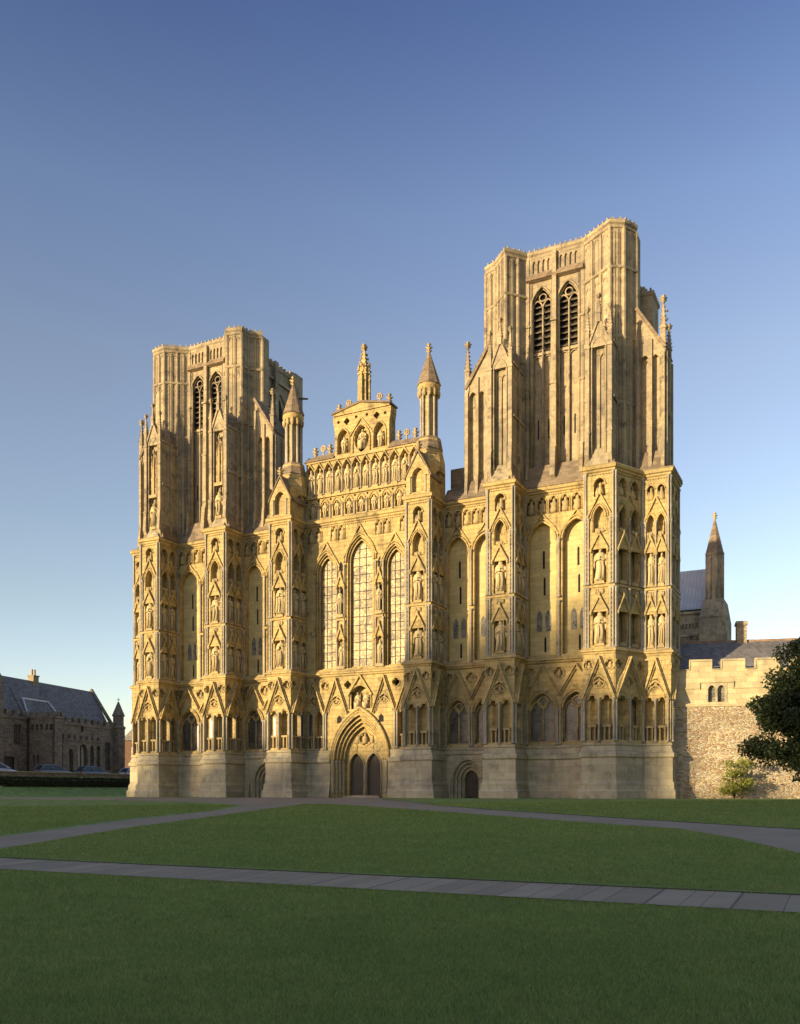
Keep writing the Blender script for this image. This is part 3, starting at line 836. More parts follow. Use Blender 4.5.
def bay(xa, xb, door=None, mirror=1):
    P = Fr((xa, WALL), (xb, WALL)); L = P.L
    M = MB('stone_plinth')
    if door is None:
        M.sweep([(xa, WALL), (xb, WALL)], up(S0P, -.004))
        M.prism([(xa, WALL), (xb, WALL), (xb, 3.2), (xa, 3.2)], -.5, 3.44)
    else:
        uc = door; a = 1.32
        ztop = .9 + 1.95
        M.openwall(P, 0, L, -.6, 3.44, .12, .5, [pointed(uc, a, -.6, 1.35, 1.62, 18)])
        for (p, q) in (((xa, WALL), (xa + uc - a - .18, WALL)), ((xa + uc + a + .18, WALL), (xb, WALL))):
            if q[0] - p[0] > .15: M.sweep([p, q], up([k for k in S0P if k[1] < 1.2], -.004) + [(0.12, 1.2)])
        M.sweep([(xa, WALL), (xb, WALL)], up([(.12, 3.0), (.22, 3.05), (.22, 3.15), (.12, 3.3), (.17, 3.34), (.17, 3.46), (0, 3.54)], -.006))
    M.cur = 'stone_screen'
    M.sweep([(xa, WALL), (xb, WALL)], up(S1P, -.004)); M.sweep([(xa, WALL), (xb, WALL)], up(S2P, -.004))
    # backing of the blind arches
    bk = WALL + .42
    M.cur = 'stone_panel'
    M.cube(xa - .3, xb + .3, bk, bk + .5, 3.3, 20.6)
    M.cur = 'stone_screen'
    M.cube(xa, xb, WALL + .05, bk, 20.55, 20.8)
    ua = L / 4
    cs = [ua, 3 * ua]; hw = ua - .02
    M.cur = 'stone_screen'
    aw = hw - .20
    M.openwall(P, 0, L, 9.3, 18.75, 0, .42, [pointed(c, aw, 9.55, 17.15, aw * 1.32, 16) for c in cs])
    nn = 6; pitch = L / nn; ns = [pitch * (k + .5) for k in range(nn)]
    M.openwall(P, 0, L, 18.75, 20.5, 0, .4, [trefoil(u, pitch * .39, 18.95, 19.72, 8) for u in ns])
    M.quad(P(0, -.41, 18.75), P(L, -.41, 18.75), P(L, -.41, 20.5), P(0, -.41, 20.5))
    for u in ns: M.tube(archline(P, u, pitch * .42, 19.72, pitch * .46, .02, 8, 18.95), .035, 5)
    M.cur = 'stone_carved'
    beads(M, P, 0, L, .03, 20.17)
    relief_row(M, P, ns, 19.0, 1.0, -.2)
    o = M.build('wall_bay', CATH)
    G = MB('stone_screen')
    gallery_face(o, G, P, 0, L, .02, [(c, hw) for c in cs], win=True)
    G.build('gallery_wall', o)
    for c in cs:
        make_window(o, P, c, hw - .30, 3.75, 5.9, (hw - .30) * 1.25, -.33, glass='glass_dark', tr=.075)
        A = MB('stone_screen')
        A.tube(archline(P, c, aw + .02, 17.15, aw * 1.34, .02, 18), .08)
        A.tube(archline(P, c, aw + .02, 17.15, aw * 1.34, -.22, 18, 9.6), .07)
        A.tube(archline(P, c, aw + .16, 17.15, (aw + .16) * 1.32, .05, 18), .06)
        A.bar(P, (c - hw, 17.5), (c, 18.98), .1, 0, .12, .02); A.bar(P, (c, 18.98), (c + hw, 17.5), .1, 0, .117, .02)
        A.build('arch_moulding', o)
        # paired small lights and slits in the blind panel
        for sg in (-1, 1):
            Wn = MB('glass_grey')
            Wn.plate(P, [(c + sg * .3 - .19, 11.2), (c + sg * .3 + .19, 11.2), (c + sg * .3 + .19, 12.25), (c + sg * .3 + .1, 12.5), (c + sg * .3, 12.62), (c + sg * .3 - .1, 12.5), (c + sg * .3 - .19, 12.25)], -.418, -.40)
            wo = Wn.build('small_window', o)
        slit(o, P, c + .1, -.418, 9.8, 10.8); slit(o, P, c + .05, -.418, 13.6, 14.8); slit(o, P, c, -.418, 15.4, 16.6)
    for q, rk in ((.12, 1.2), (L / 2, 1.8), (L - .12, 1.2)):
        x, y, _ = P(q, .06, 0)
        colonnette(o, x, y, 9.38, 13.1, .085, rank=rk); colonnette(o, x, y, 13.3, 17.2, .085, rank=rk)
    if door is not None:
        doorway(o, P, door, 1.32, 1.35, 1.62, 4, .10, .52, 1.45, .95, -.78)
    return o
bay(BX[0] + .92, BX[1] - .92); bay(BX[1] + .92, BX[2] - .92, door=2.28)
bay(BX[3] + .92, BX[4] - .92, door=1.85); bay(BX[4] + .92, BX[5] - .92)

# ---- centre bay: portal, three lancets
CY0 = 2.05
xa, xb = BX[2] + .92, BX[3] - .92
P = Fr((xa, CY0), (xb, CY0)); L = P.L; mid = L / 2
class Shift:
    """same face with u measured from the middle"""
    def __init__(s, fr, m): s.fr = fr; s.m = m; s.L = fr.L; s.U = fr.U; s.N = fr.N; s.p = fr.p
    def __call__(s, u, w, z): return s.fr(u + s.m, w, z)
PC = Shift(P, mid); H = L / 2
PA, PS, PR = 2.30, 2.75, 3.62
M = MB('stone_plinth')
M.openwall(PC, -H, H, -.6, 3.44, .16, .5, [pointed(0, PA, -.6, PS, PR, 24)])
for u0, u1 in ((-H, -PA - .12), (PA + .12, H)):
    a_, b_ = PC(u0, 0, 0)[:2], PC(u1, 0, 0)[:2]
    M.sweep([a_, b_], up(S0P, -.004))
M.cur = 'stone_screen'
M.sweep([(xa, CY0), (xb, CY0)], up(S1P, -.006)); M.sweep([(xa, CY0), (xb, CY0)], up(S2P, -.006))
M.cube(xa - .3, mid + xa - PA - .35, CY0 + .6, CY0 + 1.2, -.5, 9.3); M.cube(mid + xa + PA + .35, xb + .3, CY0 + .6, CY0 + 1.2, -.5, 9.3)
M.cube(xa - .3, xb + .3, CY0 + .6, CY0 + 1.2, 6.45, 9.3)
M.cube(xa - .3, xb + .3, CY0 + .47, CY0 + 1.3, 9.3, 20.6)
M.cube(xa, xb, CY0 + .05, CY0 + .47, 20.55, 20.8)
LW = [(-2.86, .60, 16.75, 1.0), (0, .84, 17.35, 1.45), (2.86, .60, 16.75, 1.0)]
M.openwall(PC, -H, H, 9.3, 18.95, 0, .24, [pointed(c, a + .36, 9.55, zs, (a + .36) * 1.62, 16) for c, a, zs, r_ in LW] +
           [o for c in (-1.62, 1.62) for o in [trefoil(c, .23, 9.7, 11.55, 8)]])
M.openwall(PC, -H, H, 18.95, 20.5, 0, .38, [trefoil(c, .27, 19.08, 19.85, 8) for c in (-4.2, -3.55, -2.2, -1.55, 1.55, 2.2, 3.55, 4.2)] + [pointed(0, .5, 18.95, 18.95, .35, 8)])
M.quad(PC(-H, -.382, 18.95), PC(H, -.382, 18.95), PC(H, -.382, 20.5), PC(-H, -.382, 20.5))
# second, deeper order of the lancets
M.openwall(PC, -H, H, 9.3, 18.93, -.244, .22, [pointed(c, a + .16, 9.6, zs, (a + .16) * 1.68, 16) for c, a, zs, r_ in LW])
for u in (-4.2, -3.55, -2.2, -1.55, 1.55, 2.2, 3.55, 4.2): M.tube(archline(PC, u, .3, 19.85, .33, .02, 8, 19.08), .035, 5)
M.cur = 'stone_carved'
beads(M, PC, -H, H, .03, 20.17)
relief_row(M, PC, (-4.2, -3.55, -2.2, -1.55, 1.55, 2.2, 3.55, 4.2), 19.08, 1.05, -.18)
CB = M.build('wall_bay', CATH)
G = MB('stone_screen')
pg = lambda u: PS + hp(u, PA + .2, PR + .3) if abs(u) < PA + .2 else 0
gallery_face(CB, G, PC, -H, H, .02, [(-3.95, .95), (-2.0, .95), (0, .95), (2.0, .95), (3.95, .95)], gap=pg)
for c in (-1.75, 1.75):      # short lights squeezed above the portal haunches, shade painted as near-black plates
    G.cur = 'void'; G.plate(PC, [(c - .2, 5.5 if abs(c) < 2 else 5, ), (c + .2, 5.5), (c + .2, 5.9), (c, 6.1), (c - .2, 5.9)], .02, .03)
G.cur = 'stone_screen'
G.bar(PC, (-1.0, 7.5), (0, 9.0), .13, .02, .18); G.bar(PC, (0, 9.0), (1.0, 7.5), .13, .02, .176)
G.tube(archline(PC, 0, .94, 7.2, 1.07, .04, 14, 6.5), .07)
G.box(PC, -1.0, 1.0, -.3, .1, 6.38, 6.5)
G.build('gallery_wall', CB)
for c, a, zs, r_ in LW:
    o = make_window(CB, PC, c, a, 9.62, zs, (a) * 1.7, -.44, lights=1, glass='glass_lancet', name='lancet_window', bars=.62)
    A = MB('stone_screen')
    A.tube(archline(PC, c, a + .36, zs, (a + .36) * 1.62, .03, 18), .075)
    A.tube(archline(PC, c, a + .50, zs, (a + .50) * 1.58, .05, 18), .06)
    A.tube(archline(PC, c, a + .26, zs, (a + .26) * 1.65, -.1, 18, 9.6), .07)
    A.tube(archline(PC, c, a + .12, zs, (a + .12) * 1.68, -.25, 18, 9.6), .07)
    za = zs + (a + .5) * 1.58 + .55
    A.bar(PC, (c - a - .55, zs + .35), (c, za), .1, 0, .13); A.bar(PC, (c, za), (c + a + .55, zs + .35), .1, 0, .127)
    A.build('arch_moulding', o)
for c in (-1.62, 1.62):
    canopy(CB, PC, c, .32, 11.72, 12.6, 0, .2); canopy(CB, PC, c, .32, 15.6, 16.5, 0, .2)
    G = MB('stone_screen')
    Nn = MB('stone_carved')
    Nn.box(PC, c - .26, c + .26, -.2, .14, 9.5, 9.72); Nn.build('statue_bracket', CB); Nn = MB('stone_carved')
    Nn.box(PC, c - .26, c + .26, 0, .22, 13.3, 13.55); Nn.box(PC, c - .3, c + .3, 0, .1, 13.1, 13.25)
    Nn.cur = 'void'; Nn.plate(PC, [(c - .2, 13.55), (c + .2, 13.55), (c + .2, 15.4), (c, 15.7), (c - .2, 15.4)], .002, .008)  # near-black plates paint the shade of niches not cut into the pier
    Nn.plate(PC, [(c - .16, 16.75), (c + .16, 16.75), (c + .16, 17.2), (c, 17.5), (c - .16, 17.2)], .002, .008)
    Nn.build('statue_bracket', CB)
    for sg in (-1, 1):
        x, y, _ = PC(c + sg * .31, .06, 0)
        colonnette(CB, x, y, 9.5, 13.1, .055, rank=1.3); colonnette(CB, x, y, 13.3, 17.2, .055, rank=1.3)
    wd = 'left' if c < 0 else 'right'
    STATUES.append((PC(c, -.06, 9.72), 0, 1.75, .23, 'slim lit statue low on the pier %s of the tall middle lancet window' % wd))
    STATUES.append((PC(c, .11, 13.55), 0, 1.85, .22, 'slim lit statue high on the pier %s of the tall middle lancet window' % wd))
for sg, wd in ((-1, 'left'), (1, 'right')):
    STATUES.append((PC(sg * .36, -.3, 6.5), 0, 1.3, .3, 'weathered seated figure on the %s of the arched recess above the main doorway' % wd, 'seat'))
# the great portal: rings, screen wall with two doors
dw = doorway(CB, PC, 0, PA, PS, PR, 4, .16, 1.62, 1.2, .2, -3.0)
for ch in list(dw.children_recursive):
    bpy.data.objects.remove(ch, do_unlink=True)
COLS[:] = [c for c in COLS if c[2].name in bpy.data.objects]
M = MB('stone_screen')
M.tube(archline(PC, 0, PA + .14, PS, PR + .2, .17, 24, 2.75), .14, 8)
M.tube(archline(PC, 0, PA - .02, PS, PR - .03, .18, 24, 0), .07, 8)
M.openwall(PC, -1.6, 1.6, -.6, 3.45, -.77, .3, [pointed(s_ * .72, .60, -.6, 2.35, .95, 12) for s_ in (-1, 1)])
M.openwall(PC, -1.6, 1.6, 3.45, 6.3, -.77, .2, [quatrefoil(0, 4.35, .5)])
M.quad(PC(-1.6, -.94, 3.4), PC(1.6, -.94, 3.4), PC(1.6, -.94, 6.3), PC(-1.6, -.94, 6.3))
M.tube([PC(.52 * math.cos(t), -.75, 4.35 + .52 * math.sin(t)) for t in np.linspace(0, 6.283, 21)], .05)
for s_ in (-1, 1):
    M.tube(archline(PC, s_ * .72, .62, 2.35, .98, -.75, 14, .2), .055)
    M.tube([PC(s_ * .95 + .3 * math.cos(t), -.75, 3.75 + .3 * math.sin(t)) for t in np.linspace(0, 6.283, 15)], .035)
    M.cur = 'stone_carved'; M.lathe(*PC(s_ * .62, -.76, 0)[:2], [(.05, 4.0), (.16, 4.1), (.1, 4.35), (.12, 4.5), (.03, 4.65)], 7); M.cur = 'stone_plinth'
M.cur = 'stone_carved'
M.lathe(*PC(0, -.8, 0)[:2], [(.2, 4.0), (.24, 4.2), (.18, 4.5), (.08, 4.58), (.1, 4.7), (.03, 4.8)], 8)
M.cur = 'stone_shaft'
M.tube([PC(0, -.72, 0), PC(0, -.72, 2.4)], .075, 8)
M.cur = 'stone_plinth'
M.box(PC, -1.55, 1.55, -1.3, -.1, -.2, .08); M.box(PC, -1.3, 1.3, -1.3, -.3, .08, .16)
M.build('portal_screen', dw)
for s_ in (-1, 1):
    D = MB('oak'); n = 10
    top = [(s_ * .72 + .61 * math.sin(math.pi / 2 * t), 2.35 + hp(.61 * math.sin(math.pi / 2 * t), .61, .96)) for t in np.linspace(1, -1, n + 1)]
    D.plate(PC, [(s_ * .72 - .61, .1), (s_ * .72 + .61, .1)] + top, -1.08, -1.0)
    d = D.build('door', dw)
# masonry filling between the portal's outermost ring and the gallery wall plane is the ring itself; near-black sheet behind paints in the portal's shade
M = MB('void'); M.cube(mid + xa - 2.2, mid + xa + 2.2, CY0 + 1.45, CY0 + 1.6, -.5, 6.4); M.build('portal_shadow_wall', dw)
# ------------------------------------------------------------------ carved statues
def statue_mesh(kind, seed):
    """one carved robed figure, unit height, facing -Y"""
    rnd = random.Random(seed)
    M = MB('stone_statue')
    seat = kind == 'seat'
    nseg = 22
    if seat:
        prof = [(0, .20, -.06), (.06, .19, -.06), (.2, .19, -.07), (.36, .20, -.07), (.46, .19, -.02), (.56, .15, .02), (.66, .15, .03), (.74, .17, .03), (.79, .13, .03), (.82, .065, .02), (.845, .055, .015)]
    else:
        prof = [(0, .17, 0), (.04, .165, 0), (.14, .15, 0), (.28, .142, 0), (.42, .14, 0), (.52, .142, 0), (.6, .135, 0), (.68, .14, 0), (.75, .155, 0), (.80, .145, 0), (.835, .095, 0), (.85, .055, -.005), (.875, .048, -.01)]
    ph = rnd.uniform(0, 6); kf = rnd.choice((7, 8, 9)); lean = rnd.uniform(-.02, .02); hip = rnd.choice((-1, 1)) * .02
    vs = []; fs = []
    for z, r, dy in prof:
        fold = .13 * max(0, 1 - z / .78) + .03
        for j in range(nseg):
            a = 2 * math.pi * j / nseg
            f = 1 + fold * math.sin(kf * a + ph + 2.2 * z * math.sin(a + ph)) * (1 if math.sin(a) < .35 else .3)
            dep = .74 if z < .8 else .95
            if seat and z < .46: dep = 1.05
            vs.append((r * f * math.cos(a) + lean * z + hip * math.sin(z * 4), r * f * dep * math.sin(a) + dy, z))
    for i in range(len(prof) - 1):
        for j in range(nseg):
            fs.append([i * nseg + j, i * nseg + (j + 1) % nseg, (i + 1) * nseg + (j + 1) % nseg, (i + 1) * nseg + j])
    fs.append(list(range(nseg))[::-1]); fs.append(list(range((len(prof) - 1) * nseg, len(prof) * nseg)))
    M.add(vs, fs, True)
    hx, hy = lean * .9 + rnd.uniform(-.008, .008), -.015 + (.02 if seat else 0)
    dz = -.03 if seat else 0
    # head with brow, nose, chin, ears
    hv = []; hf = []; m_, n_ = 9, 14
    for i in range(m_):
        t = math.pi * i / (m_ - 1); zz = math.cos(t)
        for j in range(n_):
            a = 2 * math.pi * j / n_; rr = math.sin(t) * (1 - .16 * max(0, -zz))
            x, y, z = .052 * rr * math.cos(a), .062 * rr * math.sin(a), .074 * zz
            if math.sin(a) < -.85 and -.35 < zz < .3: y -= .013 if zz < .1 else .006
            if math.sin(a) < -.5 and zz < -.5: y -= .01
            hv.append((hx + x, hy + y, .925 + dz + z))
    for i in range(m_ - 1):
        for j in range(n_): hf.append([i * n_ + j, (i + 1) * n_ + j, (i + 1) * n_ + (j + 1) % n_, i * n_ + (j + 1) % n_])
    M.add(hv, hf, True)
    # hair or crown or mitre or veil, and a beard
    hat = rnd.choice(('hair', 'crown', 'mitre', 'veil', 'hair'))
    if hat == 'crown': M.lathe(hx, hy, [(.056, .955 + dz), (.066, .96 + dz), (.07, 1.0 + dz), (.05, .985 + dz), (.02, .99 + dz)], 9)
    elif hat == 'mitre': M.lathe(hx, hy, [(.058, .95 + dz), (.062, .98 + dz), (.035, 1.05 + dz), (.006, 1.075 + dz)], 8)
    elif hat == 'veil': M.lathe(hx, hy + .02, [(.085, .83 + dz), (.074, .9 + dz), (.066, .96 + dz), (.035, 1.0 + dz), (.01, 1.005 + dz)], 10)
    else: M.lathe(hx, hy + .018, [(.055, .87 + dz), (.064, .92 + dz), (.058, .965 + dz), (.03, .997 + dz), (.01, 1.002 + dz)], 10)
    if rnd.random() < .6: M.tube([(hx, hy - .05, .895 + dz), (hx, hy - .062, .86 + dz), (hx, hy - .05, .825 + dz)], .03, 7, .012)
    # arms: sleeves that hang, tapering forearms, hands at the breast or holding something
    pose = rnd.choice((0, 1, 2))
    for sg in (-1, 1):
        sh = (sg * .135 + lean * .77, .0, .765 + dz); el = (sg * .178 + lean * .6, -.02, .60 + dz)
        if pose == 0 or (pose == 1 and sg > 0): hd = (sg * .045, -.145, .645 + dz)
        elif pose == 1: hd = (sg * .15, -.11, .53 + dz)
        else: hd = (sg * .10, -.15, .72 + dz) if sg > 0 else (sg * .05, -.14, .6 + dz)
        M.tube([sh, ((sh[0] + el[0]) / 2 + sg * .01, -.005, (sh[2] + el[2]) / 2), el], .052, 8, .045)
        M.tube([el, ((el[0] + hd[0]) / 2, (el[1] + hd[1]) / 2 - .01, (el[2] + hd[2]) / 2), hd], .045, 8, .026)
        M.tube([el, (el[0], el[1] - .02, el[2] - .14), (el[0] * .95, el[1] - .01, el[2] - .22)], .04, 6, .012)
        for q in range(4):
            M.tube([(hd[0], hd[1], hd[2] + (q - 1.5) * .012), (hd[0] - sg * .035, hd[1] - .018, hd[2] + (q - 1.5) * .012)], .0085, 4, .006)
        M.tube([(hd[0], hd[1], hd[2] + .02), (hd[0] - sg * .018, hd[1] - .02, hd[2] + .04)], .009, 4, .006)
        M.lathe(sg * .065, -.135 if not seat else -.22, [(.045, -.002), (.05, .018), (.03, .035), (.008, .042)], 7)
    thing_ = rnd.choice(('book', 'staff', 'none', 'book'))
    if thing_ == 'book':
        f = Fr((0, -.165)); M.hexa([(-.06, -.185, .60 + dz), (.03, -.185, .60 + dz), (.03, -.155, .6 + dz), (-.06, -.155, .6 + dz)], [(-.06, -.175, .72 + dz), (.03, -.175, .72 + dz), (.03, -.145, .72 + dz), (-.06, -.145, .72 + dz)])
    elif thing_ == 'staff':
        M.tube([(.16, -.15, .02), (.15, -.16, .55), (.135, -.15, 1.0)], .012, 6)
    # broad mantle folds falling from the forearms
    for q in range(5):
        x = rnd.uniform(-.12, .12); M.tube([(x, -.11, .56 + dz), (x * 1.1 + .02, -.135 if not seat else -.2, .34), (x * 1.2, -.125 if not seat else -.21, .05)], .02, 5, .026)
    if seat:
        for sg in (-1, 1): M.tube([(sg * .09, -.02, .44), (sg * .1, -.2, .42), (sg * .095, -.2, .22), (sg * .09, -.19, .02)], .075, 8, .055)
        M.hexa([(-.22, -.1, 0), (.22, -.1, 0), (.22, .14, 0), (-.22, .14, 0)], [(-.22, -.1, .38), (.22, -.1, .38), (.22, .14, .38), (-.22, .14, .38)])
    if kind == 'angel':
        for sg in (-1, 1):
            M.hexa([(sg * .08, .05, .75), (sg * .24, .09, .84), (sg * .25, .10, .30), (sg * .12, .06, .2)], [(sg * .08, .08, .75), (sg * .24, .12, .84), (sg * .25, .13, .30), (sg * .12, .09, .2)])
    return M
SMESH = {}
for kd, cnt in (('stand', 9), ('seat', 3), ('angel', 3)):
    SMESH[kd] = []
    for q in range(cnt):
        mb = statue_mesh(kd, 11 * q + len(kd)); o = mb.build('statue'); SMESH[kd].append(o.data); bpy.data.objects.remove(o)
        SMESH[kd][-1].name = 'statue'
def place_statue(pos, rz, h, hw, label, kind='stand', group='carved statues standing in the niches of the cathedral front'):
    o = bpy.data.objects.new('statue', random.choice(SMESH[kind])); C.objects.link(o)
    o.location = pos; o.rotation_euler = (0, 0, rz)
    sxy = min(h * 1.06, hw * 2 / .42 * 1.02) if kind != 'seat' else min(h, hw * 2 / .48)
    o.scale = (sxy, min(sxy, h), h)
    tag(o, label, 'statue', group)

# ------------------------------------------------------------------ stepped gable above the lancets
GY = 2.05
GP = Shift(Fr((xa - .0, GY), (xb, GY)), (xb - xa) / 2)
M = MB('stone_screen')
HB = 4.72
M.openwall(GP, -HB, HB, 20.8, 22.42, -.15, .4, [trefoil(-4.16 + 1.04 * k, .34, 20.98, 21.78, 10) for k in range(9)])
M.openwall(GP, -HB, HB, 22.42, 25.32, -.15, .42, [trefoil(-4.345 + .79 * k, .30, 22.66, 24.55, 10) for k in range(12)])
M.cube(mid + xa - HB, mid + xa + HB, GY + .55, GY + 1.35, 20.5, 25.3)
M.box(GP, -HB, HB, -.15, .02, 22.42, 22.58); M.box(GP, -HB, HB, -.15, -.05, 25.1, 25.24)
GB = M.build('gable_screen', CATH)
for k in range(10):
    T = MB('void')
    u = -4.68 + 1.04 * k
    T.plate(GP, [(u + .09 * math.cos(q), 22.28 + .09 * math.sin(q)) for q in np.linspace(0, 5.5, 8)], -.15, -.143)
    T.build('round_hole', GB)
for k in range(9):
    u = -4.16 + 1.04 * k
    A = MB('stone_screen'); A.tube(archline(GP, u, .38, 21.78, .6, -.13, 8), .05); A.build('arch_moulding', GB)
    STATUES.append((GP(u, -.28, 20.98), 0, 1.15, .30, 'small angel statue, %s from the left in the lower gable row' % ORD[k], 'angel'))
for k in range(10):
    x, y, _ = GP(-4.68 + 1.04 * k, -.1, 0); colonnette(GB, x, y, 20.86, 21.9, .06, rank=1.5)
for k in range(12):
    u = -4.345 + .79 * k
    A = MB('stone_screen'); A.bar(GP, (u - .38, 24.5), (u, 25.08), .07, -.15, -.02); A.bar(GP, (u, 25.08), (u + .38, 24.5), .07, -.15, -.023); A.build('gablet', GB)
    STATUES.append((GP(u, -.26, 22.75), 0, 1.95, .30, 'tall apostle statue, %s from the left in the upper gable row' % ORD[k]))
    Bk = MB('stone_carved'); Bk.box(GP, u - .25, u + .25, -.45, -.02, 22.6, 22.76); Bk.build('statue_bracket', GB)
for k in range(13):
    x, y, _ = GP(-4.74 + .79 * k, -.1, 0); colonnette(GB, x, y, 22.7, 24.6, .05, rank=1.4)
# sloping shoulders and the central block
for sg in (-1, 1):
    M = MB('stone_roofing')
    if True:
        xs0, xs1 = (xa + mid + sg * 2.3, xa + mid + sg * (HB + .1))
        M.hexa([(xs0, GY - .05, 25.24), (xs1, GY - .05, 25.24), (xs1, GY + 1.45, 25.24), (xs0, GY + 1.45, 25.24)],
               [(xs0, GY + .45, 25.85), (xs1 - sg * .1, GY + .45, 25.75), (xs1 - sg * .1, GY + .95, 25.75), (xs0, GY + .95, 25.85)])
    M.build('coping', GB)
M = MB('stone_screen')
M.openwall(GP, -2.28, 2.28, 25.24, 27.35, -.2, .42, [pointed(-1.52, .46, 25.5, 26.55, .75), pointed(1.52, .46, 25.5, 26.55, .75),
     dict(a=-.62, b=.62, lo=lambda u: 26.35 - (hp(u, .62, .95)), hi=lambda u: 26.35 + hp(u, .62, 1.0), n=14)])
M.openwall(GP, -2.28, 2.28, 27.35, 28.35, -.2, .2, [quatrefoil(-1.25, 27.85, .26), quatrefoil(1.25, 27.85, .26), quatrefoil(-.45, 28.05, .13), quatrefoil(.45, 28.05, .13), quatrefoil(-1.95, 27.9, .13), quatrefoil(1.95, 27.9, .13)])
cx0 = mid + xa
M.cube(cx0 - 2.2, cx0 + 2.2, GY + .58, GY + 1.2, 25.2, 28.3)
M.box(GP, -2.28, -2.2, -1.2, -.21, 25.24, 28.35); M.box(GP, 2.2, 2.28, -1.2, -.21, 25.24, 28.35)
M.plate(GP, [(-2.35, 28.35), (2.35, 28.35), (2.35, 28.45), (0, 28.95), (-2.35, 28.45)], -1.2, -.08)
for sg in (-1, 1):
    M.plate(GP, [(sg * 2.29, 27.2), (sg * 2.29, 28.34), (sg * 2.42, 28.34), (sg * 2.42, 28.1)], -1.1, -.2)
    M.tube(archline(GP, sg * 1.52, .52, 26.55, .85, -.17, 12, 25.5), .05)
M.tube(archline(GP, 0, .72, 26.3, 1.15, -.17, 12, 25.4), .055)
M.bar(GP, (-.95, 26.7), (0, 27.9), .08, -.2, -.1); M.bar(GP, (0, 27.9), (.95, 26.7), .08, -.2, -.104)
gb = M.build('gable_crown', GB)
M = MB('stone_roofing')
M.plate(GP, [(-2.45, 28.46), (0, 28.97), (2.45, 28.46), (2.45, 28.6), (0, 29.12), (-2.45, 28.6)], -1.25, .0)
M.build('coping', GB)
STATUES.append((GP(0, -.36, 25.6), 0, 1.55, .42, 'seated figure in the pointed oval at the top of the gable', 'seat'))
STATUES.append((GP(-1.52, -.36, 25.55), 0, 1.25, .38, 'winged figure in the niche left of the gable top oval', 'angel'))
STATUES.append((GP(1.52, -.36, 25.55), 0, 1.25, .38, 'winged figure in the niche right of the gable top oval', 'angel'))
for u, z in ((-2.1, 28.62), (-1.3, 28.78), (1.3, 28.78), (2.1, 28.62), (-4.2, 25.75), (-3.5, 25.76), (-2.9, 25.78), (2.9, 25.78), (3.5, 25.76), (4.2, 25.75)):
    x, y, _ = GP(u, -.62, 0); M = MB('stone_carved')
    if abs(abs(u) - 3.5) < .01 or abs(abs(u) - 1.3) < .01:
        M.lathe(x, y, [(.12, z - .1), (.07, z + .1), (.07, z + .35)], 6)
        M.tube([(x + .2 * math.cos(q), y, z + .6 + .2 * math.sin(q)) for q in np.linspace(0, 6.283, 13)], .06, 6)
        for q in (0, math.pi / 2): M.tube([(x - .2 * math.cos(q), y, z + .6 - .2 * math.sin(q)), (x + .2 * math.cos(q), y, z + .6 + .2 * math.sin(q))], .045, 5)
    else: finial_mesh(M, x, y, z - .1, z + .85, .2)
    M.build('finial', GB)
M = MB('stone_screen')
x, y, _ = GP(0, -.62, 0)
pinnacle_mesh(M, x, y, 28.6, 31.2, 33.5, .42, 4)
for a in range(4):
    q = a * math.pi / 2; pinnacle_mesh(M, x + .42 * math.cos(q), y + .42 * math.sin(q), 28.6, 30.7, 32.0, .12, 4, False)
M.build('pinnacle', GB)

